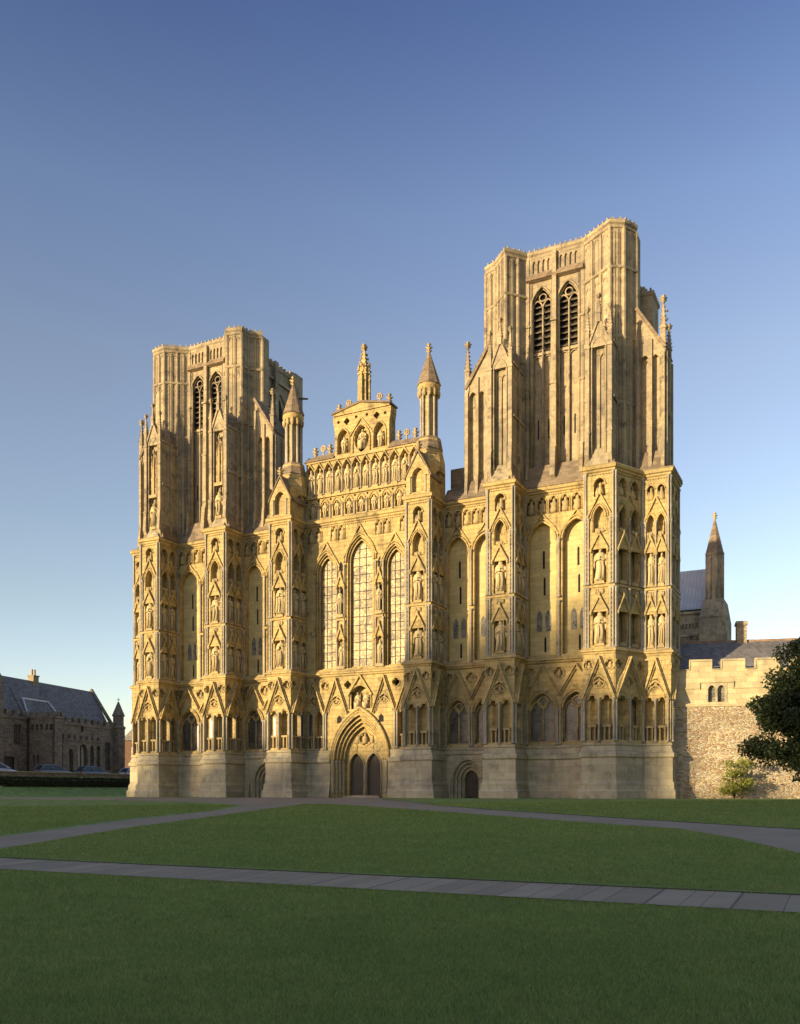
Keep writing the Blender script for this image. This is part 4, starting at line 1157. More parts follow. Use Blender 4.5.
# ------------------------------------------------------------------ turrets over the two middle buttresses
for bx in (BX[2], BX[3]):
    M = MB('stone_screen')
    F = Fr((bx - .9, 0), (bx + .9, 0)); S = Fr((bx + .9, 0), (bx + .9, 2.6)); SL = Fr((bx - .9, 2.6), (bx - .9, 0))
    M.openwall(F, 0, 1.8, 20.84, 22.0, 0, .35, [dict(a=.42, b=1.38, lo=lambda u: 20.95, hi=lambda u: 22.0, n=4)])
    f = lambda u: 22.0 + hp(u - .9, .48, .62)
    M.openwall(F, .42, 1.38, 22.0, 22.66, 0, .35, [dict(a=.42, b=1.38, lo=lambda u: 22.0, hi=f, n=12)])
    M.plate(F, [(0, 22.0), (.42, 22.0), (.42, 22.66), (0 + .3, 22.66)], -.35, 0); M.plate(F, [(1.38, 22.0), (1.8, 22.0), (1.5, 22.66), (1.38, 22.66)], -.35, 0)
    M.plate(F, [(.35, 22.66), (1.45, 22.66), (.9, 23.6)], -.35, 0)
    M.cube(bx - .88, bx + .88, .35, 2.6, 20.6, 22.0)
    for s_ in (S, SL):
        M.openwall(s_, 0, 2.6, 20.84, 23.0, 0.004, .3, [pointed(1.3, .45, 20.95, 22.0, .6)])
    M.cube(bx - .6, bx + .6, .35, 2.6, 22.0, 22.9)
    t_ = M.build('turret', CATH)
    R_ = MB('stone_roofing')
    for sg in (-1, 1):
        R_.plate(Fr((bx, 0)), [(sg * 1.02, 21.9), (sg * 1.02, 22.05), (0, 23.9), (0, 23.72)], -1.9, .06)
    R_.build('roof', t_)
    K = MB('stone_carved'); finial_mesh(K, bx, .1, 23.7, 24.5, .2); K.build('finial', t_)
    for sg in (-1, 1):
        colonnette(t_, bx + sg * .58, -.02, 20.9, 22.05, .05, rank=2)
    ty = 1.8
    B = MB('stone_screen')
    B.lathe(bx, ty, [(1.15, 22.6), (1.12, 23.4), (.95, 24.2), (.86, 25.0)], 8, False, math.pi / 8)
    B.cur = 'stone_roofing'
    B.lathe(bx, ty, [(.98, 24.25), (.98, 24.32), (.84, 25.05), (.8, 25.15)], 8, False, math.pi / 8)
    B.cur = 'stone_screen'
    B.lathe(bx, ty, [(.46, 25.0), (.46, 28.4)], 8, False, math.pi / 8)
    B.lathe(bx, ty, [(.6, 28.1), (.72, 28.25), (.68, 28.5), (.8, 28.62), (.8, 28.85), (.72, 28.95)], 12)
    B.build('turret_drum', t_)
    for k in range(8):
        a = k * math.pi / 4 + math.pi / 8
        colonnette(t_, bx + .55 * math.cos(a), ty + .55 * math.sin(a), 25.05, 28.3, .085, rank=2 if math.sin(a) < .3 else .5)
    K = MB('stone_carved')
    for k in range(12):
        a = k * math.pi / 6; K.lathe(bx + .7 * math.cos(a), ty + .7 * math.sin(a), [(.03, 28.0), (.11, 28.15), (.13, 28.4), (.05, 28.55)], 5)
    K.build('capital_ring', t_)
    Sp = MB('stone_roofing'); Sp.lathe(bx, ty, [(.86, 28.9), (.82, 29.0), (.1, 31.2)], 8, False, math.pi / 8); so = Sp.build('spire', t_)
    K = MB('stone_carved'); finial_mesh(K, bx, ty, 31.0, 31.95, .2); K.build('finial', so)

# ------------------------------------------------------------------ towers
def tower(sg, outline, iw, word):
    """sg +1 right tower; outline = plan of the upper stage going left to right; iw = (index of left end, right end) of the belfry wall"""
    ZT = 36.6
    yb = 11.3
    left, right = outline[:iw[0] + 1], outline[iw[1]:]
    M = MB('stone_tower')
    xl, xr = outline[0][0], outline[-1][0]
    bl, br_ = 14.85 * sg - 3.75, 14.85 * sg + 3.75
    yc = 4.3
    M.prism(left + [(left[-1][0], yc), (xl, yc)], 20.0, ZT); M.prism(right + [(xr, yc), (right[0][0], yc)], 20.0, ZT)
    M.prism([(bl, yc), (br_, yc), (br_, yb), (bl, yb)], 20.0, ZT - .5); M.prism([(left[-1][0] - .01, 3.45), (right[0][0] + .01, 3.45), (right[0][0] + .01, yc), (left[-1][0] - .01, yc)], 20.0, ZT - .5)
    for s_ in (-1, 1):
        cx_ = 14.85 * sg
        M.prism([(cx_ + s_ * p, q) for p, q in ((3.3, 9.7), (3.75, 9.65), (3.95, 10.3), (3.95, 11.3), (3.3, 11.3))][::s_], 20, ZT + .1)
    wy = left[-1][1]
    W_ = Fr(left[-1], (right[0][0], wy))
    wl = W_.L; cc = wl / 2; q = min(.9, wl / 4); hw = q - .17
    cs = (cc - q, cc + q)
    M.openwall(W_, 0, wl, 20.6, 30.1, 0, .34, [dict(a=c - hw, b=c + hw, lo=lambda u: 22.3, hi=lambda u: 30.1, n=2) for c in cs])
    M.openwall(W_, 0, wl, 30.1, 34.95, 0, .55, [pointed(c, hw, 30.1, 33.1, hw * 1.75, 14) for c in cs])
    M.quad(W_(0, -.342, 20), W_(wl, -.342, 20), W_(wl, -.342, 30.1), W_(0, -.342, 30.1))
    M.box(W_, 0, wl, -.7, -.2, 29.9, 30.1)
    o = M.build('tower', CATH)
    # parapet with pierced arcade
    T = MB('stone_tower')
    T.openwall(W_, 0, wl, 34.95, 36.4, .06, .12, [pointed(cc + s_ * (.42 + .34 * k), .105, 35.35, 36.0, .2, 6) for s_ in (-1, 1) for k in range(int((wl / 2 - .3) / .34)) ])
    T.cur = 'stone_tower'
    T.box(W_, 0, wl, -.6, -.062, 34.9, 36.35)
    T.sweep(outline, [(0, ZT - .3), (.08, ZT - .25), (.08, ZT - .1), (.16, ZT), (.16, ZT + .18), (.05, ZT + .3), (-.25, ZT + .3), (-.25, ZT - .3)])
    T.cur = 'stone_roofing'
    T.sweep([W_(0, 0, 0)[:2], W_(wl, 0, 0)[:2]], [(.05, 34.75), (.32, 34.85), (.34, 34.95), (.08, 35.3), (.0, 35.3)])
    # crest of small merlons
    T.cur = 'stone_tower'
    for a, b in zip(outline, outline[1:]):
        f = Fr(a, b); n = max(2, int(f.L / .34))
        for k in range(n):
            u = f.L * (k + .5) / n; T.box(f, u - .055, u + .055, -.1, .04, ZT + .3, ZT + .44)
    T.build('parapet', o)
    # strings
    for z, pr in ((33.8, .13), (29.4, .1), (25.2, .07)):
        for part in (left, right):
            S = MB('stone_tower')
            S.sweep(part, [(0, z - .1), (pr, z - .04), (pr, z + .08), (0, z + .2)])
            S.build('string_course', o)
    # slender pilasters at the angles and the middle of each facet
    k_ = 0
    Pm = MB('stone_tower')
    for part in (left, right):
        for i, p in enumerate(part):
            n_ = 8
            Pm.lathe(p[0], p[1] + .02, [(.16, 20.6), (.16, 25.1), (.145, 25.3), (.145, 33.7), (.13, 33.9), (.13, ZT - .2)], n_, False, .3)
            if i < len(part) - 1:
                f = Fr(p, part[i + 1])
                if f.L > .8:
                    for t_ in ([.5] if f.L < 1.4 else [.34, .67]):
                        Pm.box(f, f.L * t_ - .08, f.L * t_ + .08, 0, .09, 20.7, ZT - .35)
                        for q_ in (-.15, .15): Pm.tube([f(f.L * t_ + q_, .03, 20.7), f(f.L * t_ + q_, .03, ZT - .5)], .04, 5)
                    for t_ in ([.25, .75] if f.L < 1.4 else [.17, .5, .83]):
                        Pm.tube(archline(f, f.L * t_, min(.2, f.L * .14), ZT - .75, .3, .02, 8), .035, 5)
                        Pm.tube(archline(f, f.L * t_, min(.2, f.L * .14), 33.0, .35, .02, 8), .035, 5)
    Pm.build('pilaster', o)
    # thin ribs framing the belfry wall
    for u in (.26, .36, wl - .26, wl - .36, cc - .26, cc + .26):
        Pm = MB('stone_tower'); Pm.tube([W_(u, .02, 22.0), W_(u, .02, 34.7)], .045, 5); Pm.build('rib', o)
    # middle pilaster between the two belfry windows, with weathered foot
    Mp = MB('stone_tower')
    for u, ww, pj in ((cc, .17, .42), (.1, .1, .16), (wl - .1, .1, .16)):
        Mp.box(W_, u - ww, u + ww, 0, pj, 23.4, 27.6); Mp.box(W_, u - ww * .9, u + ww * .9, 0, pj * .85, 27.6, 31.8); Mp.box(W_, u - ww * .85, u + ww * .85, 0, pj * .7, 31.8, 36.5)
        Mp.hexa([W_(u - ww, 0, 20.9), W_(u + ww, 0, 20.9), W_(u + ww, pj + .3, 21.4), W_(u - ww, pj + .3, 21.4)], [W_(u - ww, 0, 23.4), W_(u + ww, 0, 23.4), W_(u + ww, pj + .1, 23.4), W_(u - ww, pj + .1, 23.4)])
        for z in (23.4, 27.6, 31.8): Mp.box(W_, u - ww - .04, u + ww + .04, 0, pj + .06, z - .06, z + .07)
    Mp.build('pilaster', o)
    for c in cs:
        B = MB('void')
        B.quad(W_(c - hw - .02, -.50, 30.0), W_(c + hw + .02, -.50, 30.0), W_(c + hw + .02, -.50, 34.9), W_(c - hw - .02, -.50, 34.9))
        B.cur = 'stone_tower'
        B.tube([W_(c, -.2, 22.0), W_(c, -.2, 33.2)], .07, 6)
        for s_ in (-.5, .5):
            B.tube(archline(W_, c + s_ * hw, hw * .5, 33.0, hw * .8, -.2, 10), .055, 6)
            B.tube(archline(W_, c + s_ * hw, hw * .5, 29.4, hw * .6, -.25, 8), .04, 6)
        B.tube([W_(c + hw * .34 * math.cos(t), -.2, 33.75 + hw * .34 * math.sin(t)) for t in np.linspace(0, 6.283, 13)], .05, 6)
        B.tube(archline(W_, c, hw + .03, 33.1, hw * 1.78, .03, 14, 22.4), .07, 6); B.tube(archline(W_, c, hw - .08, 33.1, hw * 1.65, -.12, 14, 22.4), .05, 6)
        wdo = B.build('belfry_window', o)
        for k in range(9):
            z = 30.2 + k * .42
            Lv = MB('louvre_wood')
            hh = hw if z < 33.1 else hw * max(.1, 1 - (z - 33.1) / (hw * 1.8))
            Lv.hexa([W_(c - hh, -.48, z + .2), W_(c + hh, -.48, z + .2), W_(c + hh, -.26, z), W_(c - hh, -.26, z)], [W_(c - hh, -.48, z + .25), W_(c + hh, -.48, z + .25), W_(c + hh, -.26, z + .05), W_(c - hh, -.26, z + .05)])
            Lv.build('louvre', o)
        for s_ in (-.5, .5): slit(o, W_, c + s_ * hw, -.34, 24.3, 25.6, .05)
    # wide sloping weathering above the statue screen
    Rf = MB('stone_roofing')
    inner = [BX[4] + .92, BX[5] - .92] if sg > 0 else [BX[0] + .92, BX[1] - .92]
    y0 = 2.12
    Rf.hexa([(inner[0] - .1, y0, 20.72), (inner[1] + .1, y0, 20.72), (inner[1] + .1, wy + .4, 20.72), (inner[0] - .1, wy + .4, 20.72)], [(inner[0] - .1, wy - .04, 22.35), (inner[1] + .1, wy - .04, 22.35), (inner[1] + .1, wy + .4, 22.35), (inner[0] - .1, wy + .4, 22.35)])
    Rf.build('weathering', o)
    # stepped west buttresses with gablets, rising from the screen buttresses
    for bx in ((BX[4] - .1, BX[5] - .12) if sg > 0 else (BX[0] + .12, BX[1] + .1)):
        yf = .32; hw2 = .84
        B = MB('stone_tower')
        F = Fr((bx - hw2, yf), (bx + hw2, yf)); Lq = F.L
        B.cube(bx - hw2 + .04, bx + hw2 - .04, yf + .3, 3.4, 20.6, 28.6)
        nich = sg < 0
        B.openwall(F, 0, Lq, 20.84, 29.0, 0, .3, [pointed(Lq / 2, .42, 21.6, 28.2, .65)])
        B.plate(F, [(0, 29.0), (Lq, 29.0), (Lq * .72, 29.3), (Lq * .28, 29.3)], -.3, 0)
        B.bar(F, (.12, 28.3), (Lq / 2, 30.1), .12, -.28, .12); B.bar(F, (Lq / 2, 30.1), (Lq - .12, 28.3), .12, -.28, .116)
        B.plate(F, [(.2, 28.3), (Lq - .2, 28.3), (Lq / 2, 30.1)], -.3, .03)
        # steep roof back to the upper stage
        B.cur = 'stone_roofing'
        B.hexa([(bx - hw2, yf + .3, 28.6), (bx + hw2, yf + .3, 28.6), (bx + hw2, 2.9, 28.6), (bx - hw2, 2.9, 28.6)], [(bx - .1, yf + .35, 29.5), (bx + .1, yf + .35, 29.5), (bx + .1, 2.9, 31.0), (bx - .1, 2.9, 31.0)])
        B.cur = 'stone_tower'
        for u in (.13, Lq - .13):
            B.box(F, u - .13, u + .13, 0, .16, 22.9, 28.3)
            B.hexa([F(u - .14, 0, 20.85), F(u + .14, 0, 20.85), F(u + .14, .3, 21.5), F(u - .14, .3, 21.5)], [F(u - .13, 0, 22.9), F(u + .13, 0, 22.9), F(u + .13, .2, 22.9), F(u - .13, .2, 22.9)])
            B.box(F, u - .17, u + .17, 0, .22, 22.85, 23.0); B.box(F, u - .17, u + .17, 0, .2, 28.2, 28.36)
        B.hexa([F(.2, 0, 20.85), F(Lq - .2, 0, 20.85), F(Lq - .2, .25, 20.85), F(.2, .25, 20.85)], [F(.2, -.28, 22.0), F(Lq - .2, -.28, 22.0), F(Lq - .2, -.2, 22.0), F(.2, -.2, 22.0)])
        for s_, px in ((1, bx + hw2), (-1, bx - hw2)):
            f = Fr((px, yf), (px, 3.4)) if s_ > 0 else Fr((px, 3.4), (px, yf))
            B.box(f, 0, f.L, -.06, 0, 20.7, 28.6)
            for t_ in (.35, .68): B.box(f, f.L * t_ - .09, f.L * t_ + .09, 0, .1, 20.7, 28.5)
            B.box(f, 0, f.L, 0, .12, 25.0, 25.16); B.box(f, 0, f.L, 0, .1, 28.45, 28.6)
            f2 = Fr((px, .2), (px, 2.3)) if s_ > 0 else Fr((px, 2.3), (px, .2))
            B.cur = 'stone_roofing'
            B.hexa([f(0, 0, 20.75), f(f.L, 0, 20.75), f(f.L, .16, 20.78), f(0, .16, 20.78)], [f(0, -.02, 21.9), f(f.L, -.02, 21.9), f(f.L, 0.0, 21.9), f(0, 0.0, 21.9)])
            B.cur = 'stone_tower'
        bo = B.build('tower_buttress', o)
        for u, zb, zs, zt, r in ((.13, 28.3, 29.4, 30.9, .17), (Lq - .13, 28.3, 29.4, 30.9, .17), (Lq / 2, 29.8, 30.4, 31.6, .17)):
            x, y, _ = F(u, .05, 0); K = MB('stone_tower'); pinnacle_mesh(K, x, y, zb, zs, zt, r); K.build('pinnacle', bo)
        K = MB('stone_tower')
        K.tube(archline(F, Lq / 2, .45, 28.2, .7, .02, 10, 21.6), .05, 6); K.tube(archline(F, Lq / 2, .36, 28.1, .6, -.15, 10, 21.7), .035, 5)
        for q_ in (-.2, .2): K.tube(archline(F, Lq / 2 + q_, .2, 27.6, .35, -.24, 8, 21.9), .035, 5)
        if nich:
            K.cur = 'stone_carved'
            for z in (24.2, 25.0, 26.0): pinnacle_mesh(K, *F(Lq / 2 - .22, -.1, 0)[:2], z, z + .6, z + 1.5, .07, 4, False); pinnacle_mesh(K, *F(Lq / 2 + .22, -.1, 0)[:2], z, z + .6, z + 1.5, .07, 4, False)
            pinnacle_mesh(K, *F(Lq / 2, -.05, 0)[:2], 24.3, 26.2, 28.0, .12, 4, True)
            K.box(F, Lq / 2 - .4, Lq / 2 + .4, -.25, .1, 24.05, 24.3)
            K.box(F, Lq / 2 - .3, Lq / 2 + .3, -.25, .1, 21.5, 21.75)
            STATUES.append((F(Lq / 2, -.1, 21.75), 0, 1.9, .38, 'statue under a tall pinnacled canopy on the %s buttress of the left tower' % ('outer' if bx < -15 else 'inner')))
        K.build('arch_moulding', bo)
    # sideways buttresses with raked copings and pinnacles
    for s_ in (-1, 1):
        cxm = 14.85 * sg
        xi = cxm + s_ * 5.0; xo = cxm + s_ * 6.8
        B = MB('stone_tower')
        yf = 2.7; yk = 5.0
        F = Fr((min(xi, xo), yf), (max(xi, xo), yf)); Lq = F.L
        B.cube(min(xi, xo), max(xi, xo), yf + .3, yk, 20.4, 28.4)
        B.openwall(F, 0, Lq, 20.84, 28.5, 0, .3, [pointed(Lq * .3, Lq * .16, 21.6, 27.8, .45), pointed(Lq * .66, Lq * .14, 21.6, 27.8, .4)])
        ui, uo = (0, Lq) if s_ > 0 else (Lq, 0)
        B.plate(F, [(ui, 28.4), (uo, 28.4), (ui, 31.2)], -(yk - yf), -.002)
        B.cur = 'stone_roofing'
        B.bar(F, (ui, 31.35), (uo, 28.5), .2, -(yk - yf), .14)
        B.hexa([F(0, 0, 20.78), F(Lq, 0, 20.78), F(Lq, .35, 20.78), F(0, .35, 20.78)], [F(0, -.28, 22.1), F(Lq, -.28, 22.1), F(Lq, -.1, 22.1), F(0, -.1, 22.1)])
        B.cur = 'stone_tower'
        for u in (.12, Lq * .5, Lq - .12):
            zt_ = 28.4 if abs(u - uo) < .5 else (29.2 if abs(u - Lq / 2) < .1 else 30.4)
            B.box(F, u - .1, u + .1, 0, .12, 22.2, zt_)
            B.hexa([F(u - .11, 0, 20.85), F(u + .11, 0, 20.85), F(u + .11, .3, 21.0), F(u - .11, .3, 21.0)], [F(u - .1, 0, 22.6), F(u + .1, 0, 22.6), F(u + .1, .16, 22.6), F(u - .1, .16, 22.6)])
        bo = B.build('tower_buttress', o)
        x, y, _ = F(abs(uo - .14), -.1, 0); K = MB('stone_tower'); pinnacle_mesh(K, x, y, 28.2, 29.8, 31.9, .23); K.build('pinnacle', bo)
        x, y, _ = F(abs(uo - .14), -(yk - yf) + .2, 0); K = MB('stone_tower'); pinnacle_mesh(K, x, y, 28.2, 29.3, 31.0, .2); K.build('pinnacle', bo)
        E_ = Fr((xo, yf), (xo, yk)) if s_ > 0 else Fr((xo, yk), (xo, yf))
        K = MB('stone_tower')
        for t_ in (.08, .5, .92): K.box(E_, E_.L * t_ - .1, E_.L * t_ + .1, 0, .12, 20.9, 28.3)
        crockets(K, E_, E_.L * .1, .1, 26, 31, .5, .09)
        K.build('pilaster', bo)
        # upper part of the sideways buttress, set back
        if sg * s_ < 0: continue
        U_ = MB('stone_tower')
        xu0, xu1 = sorted((cxm + s_ * 4.8, cxm + s_ * 5.65))
        U_.cube(xu0, xu1, 4.6, 6.6, 28, 33.2); U_.sweep([(xu0, 6.6), (xu0, 4.6), (xu1, 4.6), (xu1, 6.6)], [(0, 33.0), (.1, 33.1), (.1, 33.3), (-.2, 33.35)])
        for k in range(3): U_.cube(xu0 + .1 + k * .28, xu0 + .22 + k * .28, 4.55, 4.7, 33.3, 33.5)
        U_.build('tower_buttress', o)
    # side wall of the tower that looks inwards / outwards
    for s_ in (-1, 1):
        xe = bl if s_ < 0 else br_
        f = Fr((xe, 9.7), (xe, 4.3)) if s_ < 0 else Fr((xe, 4.3), (xe, 9.7))
        Q = MB('stone_tower'); ll = f.L
        Q.openwall(f, 0, ll, 20.5, 35.85, .12, .11, [pointed(ll * .32, 1.0, 24, 32.4, 1.6), pointed(ll * .68, 1.0, 24, 32.4, 1.6)])
        Q.box(f, 0, ll, .12, .3, 34.7, 34.95); Q.box(f, 0, ll, -.3, .2, 35.85, 36.2)
        for u in (0.2, ll / 2, ll - .2): Q.box(f, u - .22, u + .22, .12, .45, 20.5, 36.3)
        for k in range(int(ll / .5)): Q.box(f, .2 + k * .5, .42 + k * .5, -.2, .16, 36.2, 36.42)
        Q.cur = 'void'
        for c in (.32, .68):
            Q.plate(f, [(ll * c - .6, 29.8), (ll * c + .6, 29.8), (ll * c + .6, 32.4), (ll * c, 33.6), (ll * c - .6, 32.4)], .02, .03)
        Q.build('side_wall', o)
    if sg < 0:
        K = MB('stone_roofing'); K.tube([(-11.4, 10.9, 34.9), (-10.0, 10.7, 34.5)], .11, 6, .08); K.build('waterspout', o)
    return o
OUT_S = [(9.46, 3.0), (10.3, 2.65), (11.42, 1.52), (12.04, 2.2), (12.5, 2.8), (16.42, 2.8), (18.4, 1.58), (19.2, 2.0), (19.77, 2.95)]
OUT_N = [(-19.6, 2.9), (-19.2, 1.75), (-18.05, 1.62), (-17.2, 2.2), (-16.4, 2.75), (-12.7, 2.75), (-11.8, 1.72), (-10.6, 2.0), (-10.5, 2.75), (-9.6, 3.4)]
tower(1, OUT_S, (4, 5), 'right')
tower(-1, OUT_N, (4, 5), 'left')

# weathering above the aisle bays between towers and centre
for s_ in (-1, 1):
    Rf = MB('stone_roofing')
    x0, x1 = sorted((s_ * (5.65 + .92), s_ * (11.6 - .92)))
    Rf.hexa([(x0 - .02, 2.12, 20.72), (x1 + .1, 2.12, 20.72), (x1 + .1, 3.6, 20.72), (x0 - .02, 3.6, 20.72)], [(x0 - .02, 3.0, 21.8), (x1 + .1, 3.0, 21.8), (x1 + .1, 3.6, 21.8), (x0 - .02, 3.6, 21.8)])
    Rf.build('weathering', CATH)
for s_ in (-1, 1):
    Rf = MB('stone_roofing'); x0, x1 = sorted((s_ * 20.2, s_ * 22.25))
    Rf.cube(x0, x1, 2.3, 5.6, 20.6, 20.86); Rf.build('weathering', CATH)

# ------------------------------------------------------------------ nave, aisles, transept behind the front
M = MB('stone_tower')
M.cube(-6.2, 6.2, 3.6, 56, 0, 21.5)
M.cube(-12.5, -6.2, 12.6, 56, 0, 12); M.cube(6.2, 12.5, 12.6, 56, 0, 12)
M.cube(-9.4, -6.2, 3.4, 12.5, 0, 20.7); M.cube(6.2, 9.4, 3.4, 12.5, 0, 20.7)
M.cube(-20, -9.4, 3.0, 12.4, 0, 20.6); M.cube(9.4, 20, 3.0, 12.4, 0, 20.6)
NV = M.build('nave', CATH)
K = MB('stone_roofing')
for s_ in (-1, 1):
    K = MB('stone_roofing')
    x0, x1 = sorted((s_ * 6.6, s_ * 7.8)); K.cube(x0, x1, 3.45, 5.2, 20.6, 23.4)
    K.build('stair_wall', NV); K = MB('stone_roofing')
    x0, x1 = sorted((s_ * 7.8, s_ * 8.5)); K.cube(x0, x1, 3.45, 5.2, 20.6, 21.9); K.build('stair_wall', NV)
K = MB('lead_roof'); K.plate(Fr((0, 4)), [(-6.0, 21.5), (6.0, 21.5), (0, 24.4)], -52, 0); K.build('roof', NV)

M = MB('stone_tower')
TX0, TX1, TY0, TY1 = 6.5, 16.6, 56.0, 70.0
M.cube(TX0, TX1, TY0, TY1, 0, 21.9)
f = Fr((TX0, TY0), (TX1, TY0))
for z in (18.9, 20.4, 21.6):
    M.box(f, 0, f.L, 0, .3, z, z + .3)
n = 26
for k in range(n):
    M.box(f, f.L * (k + .2) / n, f.L * (k + .7) / n, 0, .22, 20.05, 20.4); M.box(f, f.L * (k + .2) / n, f.L * (k + .7) / n, 0, .18, 18.6, 18.9)
TR = M.build('transept', CATH)
K = MB('lead_roof'); K.hexa([(TX0, TY0 + .2, 22.2), (TX1 + .6, TY0 + .2, 22.2), (TX1 + .6, TY1, 22.2), (TX0, TY1, 22.2)], [(TX0, TY0 + 4.6, 27.9), (TX1 + .6, TY0 + 4.6, 27.9), (TX1 + .6, TY0 + 5, 27.9), (TX0, TY0 + 5, 27.9)]); K.build('roof', TR)
f2 = Fr((TX0, TY0 - .02), (TX1, TY0 - .02))
make_window(TR, f2, 8.2, .55, 15.5, 17.0, .9, .03, lights=2, glass='glass_dark', name='clerestory_window')
K = MB('stone_tower')
tx, ty = 17.75, 55.6
K.cube(tx - 1.55, tx + 1.3, ty - .6, ty + 6, 0, 21.0)
K.hexa([(tx - 1.55, ty - .6, 21.0), (tx + 1.3, ty - .6, 21.0), (tx + 1.3, ty + 6, 21.0), (tx - 1.55, ty + 6, 21.0)], [(tx - 1.1, ty - .2, 23.1), (tx + 1.1, ty - .2, 23.1), (tx + 1.1, ty + 4, 23.1), (tx - 1.1, ty + 4, 23.1)])
K.hexa([(tx + 1.3, ty - .4, 0), (tx + 2.9, ty - .4, 0), (tx + 2.9, ty + 2, 0), (tx + 1.3, ty + 2, 0)], [(tx + 1.29, ty - .4, 20.8), (tx + 1.32, ty - .4, 20.8), (tx + 1.32, ty + 2, 20.8), (tx + 1.29, ty + 2, 20.8)])
K.cube(tx - 1.62, tx + 1.37, ty - .66, ty + 2, 20.9, 21.1)
K.lathe(tx, ty + .9, [(1.1, 22.8), (1.05, 23.0), (.95, 23.2), (.95, 28.3), (1.1, 28.45), (1.1, 28.6)], 8, False, math.pi / 8)
for k in range(8):
    a = k * math.pi / 4 + math.pi / 8; K.tube([(tx + .97 * math.cos(a), ty + .9 + .97 * math.sin(a), 23.1), (tx + .97 * math.cos(a), ty + .9 + .97 * math.sin(a), 28.4)], .13, 6)
tt = K.build('stair_turret', TR)
K = MB('stone_roofing'); K.lathe(tx, ty + .9, [(1.15, 28.6), (1.05, 28.7), (.12, 32.6)], 8, False, math.pi / 8); K.build('spire', TR)
K = MB('stone_carved'); finial_mesh(K, tx, ty + .9, 32.4, 33.6, .24); K.build('finial', TR)

# ------------------------------------------------------------------ set out statues and shafts
seen = {}
for s_ in STATUES:
    place_statue(*s_[:5], *(s_[5:6] if len(s_) > 5 else ('stand',)))
COLS.sort(key=lambda c: -c[0])
GEO = {}
for sz, args, par in COLS[:100]:
    M = MB(); col_mesh(M, *args); M.build('colonnette', par)
rest = MB()
for sz, args, par in COLS[100:]: col_mesh(rest, *args)
tag(rest.build('colonnette', CATH), kind='stuff')
# ------------------------------------------------------------------ paths
def sheet(name, poly, mat, dz):
    """a flat paved area following the ground: horizontal slices of a plan polygon"""
    ys = sorted({round(y, 3) for _, y in poly} | {y for y in YS if min(p[1] for p in poly) < y < max(p[1] for p in poly)})
    def cuts(y):
        xs = []
        for (x0, y0), (x1, y1) in zip(poly, poly[1:] + poly[:1]):
            if (y0 <= y < y1) or (y1 <= y < y0): xs.append(x0 + (y - y0) / (y1 - y0) * (x1 - x0))
        return sorted(xs)
    me_v, me_f = [], []
    for a, b in zip(ys, ys[1:]):
        if b - a < 1e-3: continue
        ca, cb = cuts(a + 1e-4), cuts(b - 1e-4)
        if len(ca) != len(cb): continue
        for k in range(0, len(ca) - 1, 2):
            n = max(1, int(max(ca[k + 1] - ca[k], cb[k + 1] - cb[k]) / 6))
            for q in range(n):
                A = [ca[k] + (ca[k + 1] - ca[k]) * t / n for t in (q, q + 1)]; B = [cb[k] + (cb[k + 1] - cb[k]) * t / n for t in (q, q + 1)]
                o = len(me_v)
                for x, y in ((A[0], a), (A[1], a), (B[1], b), (B[0], b)): me_v.append((x, y, ground_z(x, y) + dz))
                me_f.append([o, o + 1, o + 2, o + 3])
    me = bpy.data.meshes.new(name); me.from_pydata(me_v, [], me_f); me.materials.append(MATS[mat])
    uv = me.uv_layers.new(name='UVMap'); co = np.array(me_v, dtype=np.float32)
    li = np.zeros(len(me.loops), dtype=np.int32); me.loops.foreach_get('vertex_index', li)
    u = co[li][:, :2] - np.array([0.0, -45.69], dtype=np.float32)
    uv.data.foreach_set('uv', u.ravel()); me.update()
    o = bpy.data.objects.new(name, me); C.objects.link(o); return tag(o, kind='structure')
DIAG_U = [(15.6, -44.6), (14.22, -42.57), (13.14, -40.11), (10.52, -32.77), (9.4, -27.27), (6.38, -21.18)]
DIAG_L = [(17.9, -44.6), (17.38, -44.9 + .5), (16.56, -42.94), (15.54, -40.28), (14.14, -36.64), (12.62, -31.32), (10.75, -25.52)]
MID_TOP = [(10.75, -25.52), (9.4, -21.2), (8.6, -19.4), (8.9, -18.75), (10.0, -18.9), (15.58, -23.03), (21.94, -28.15), (25.99, -31.31), (28.4, -33.11), (29.97, -35.79), (31.33, -38.89), (33.4, -43.9)]
RIGHT_TOP = [(6.0, -3.2), (6.6, -6.5), (8.4, -10.6), (11.39, -13.68), (15.71, -19.46), (20.46, -24.13), (23.43, -26.44), (26.62, -29.16), (29.06, -31.01), (31.04, -32.51), (34.0, -35.5), (38, -41), (40, -43.9)]
NEAR = [(-30, -45.69), (60, -45.69), (60, -44.37), (-30, -44.37)]
FORE = [(-32.5, -7.2), (-11.2, -7.0), (-9.0, -4.0), (-7.6, -.3), (6.0, -.3)] + RIGHT_TOP[:4] + [(11.5, -19.95)] + MID_TOP[:5][::-1][0:5] + [(6.38, -21.18), (1.04, -17.43), (-9.0, -14.52), (-19.05, -13.47), (-32.5, -11.5)]
sheet('stone_path', NEAR, 'flagstones', .016)
DIAG = DIAG_U + DIAG_L[::-1]
sheet('diagonal_path', DIAG, 'path_tarmac', .012)
RIGHT = RIGHT_TOP[3:] + MID_TOP[::-1][:-4] + [(11.5, -19.95)]
sheet('curved_path', RIGHT, 'path_tarmac', .012)
sheet('forecourt', FORE, 'path_tarmac', .008)
sheet('road', [(-52, -20), (-42.2, -20), (-42.2, 60), (-55.5, 60), (-52, 14)], 'path_tarmac', .01)

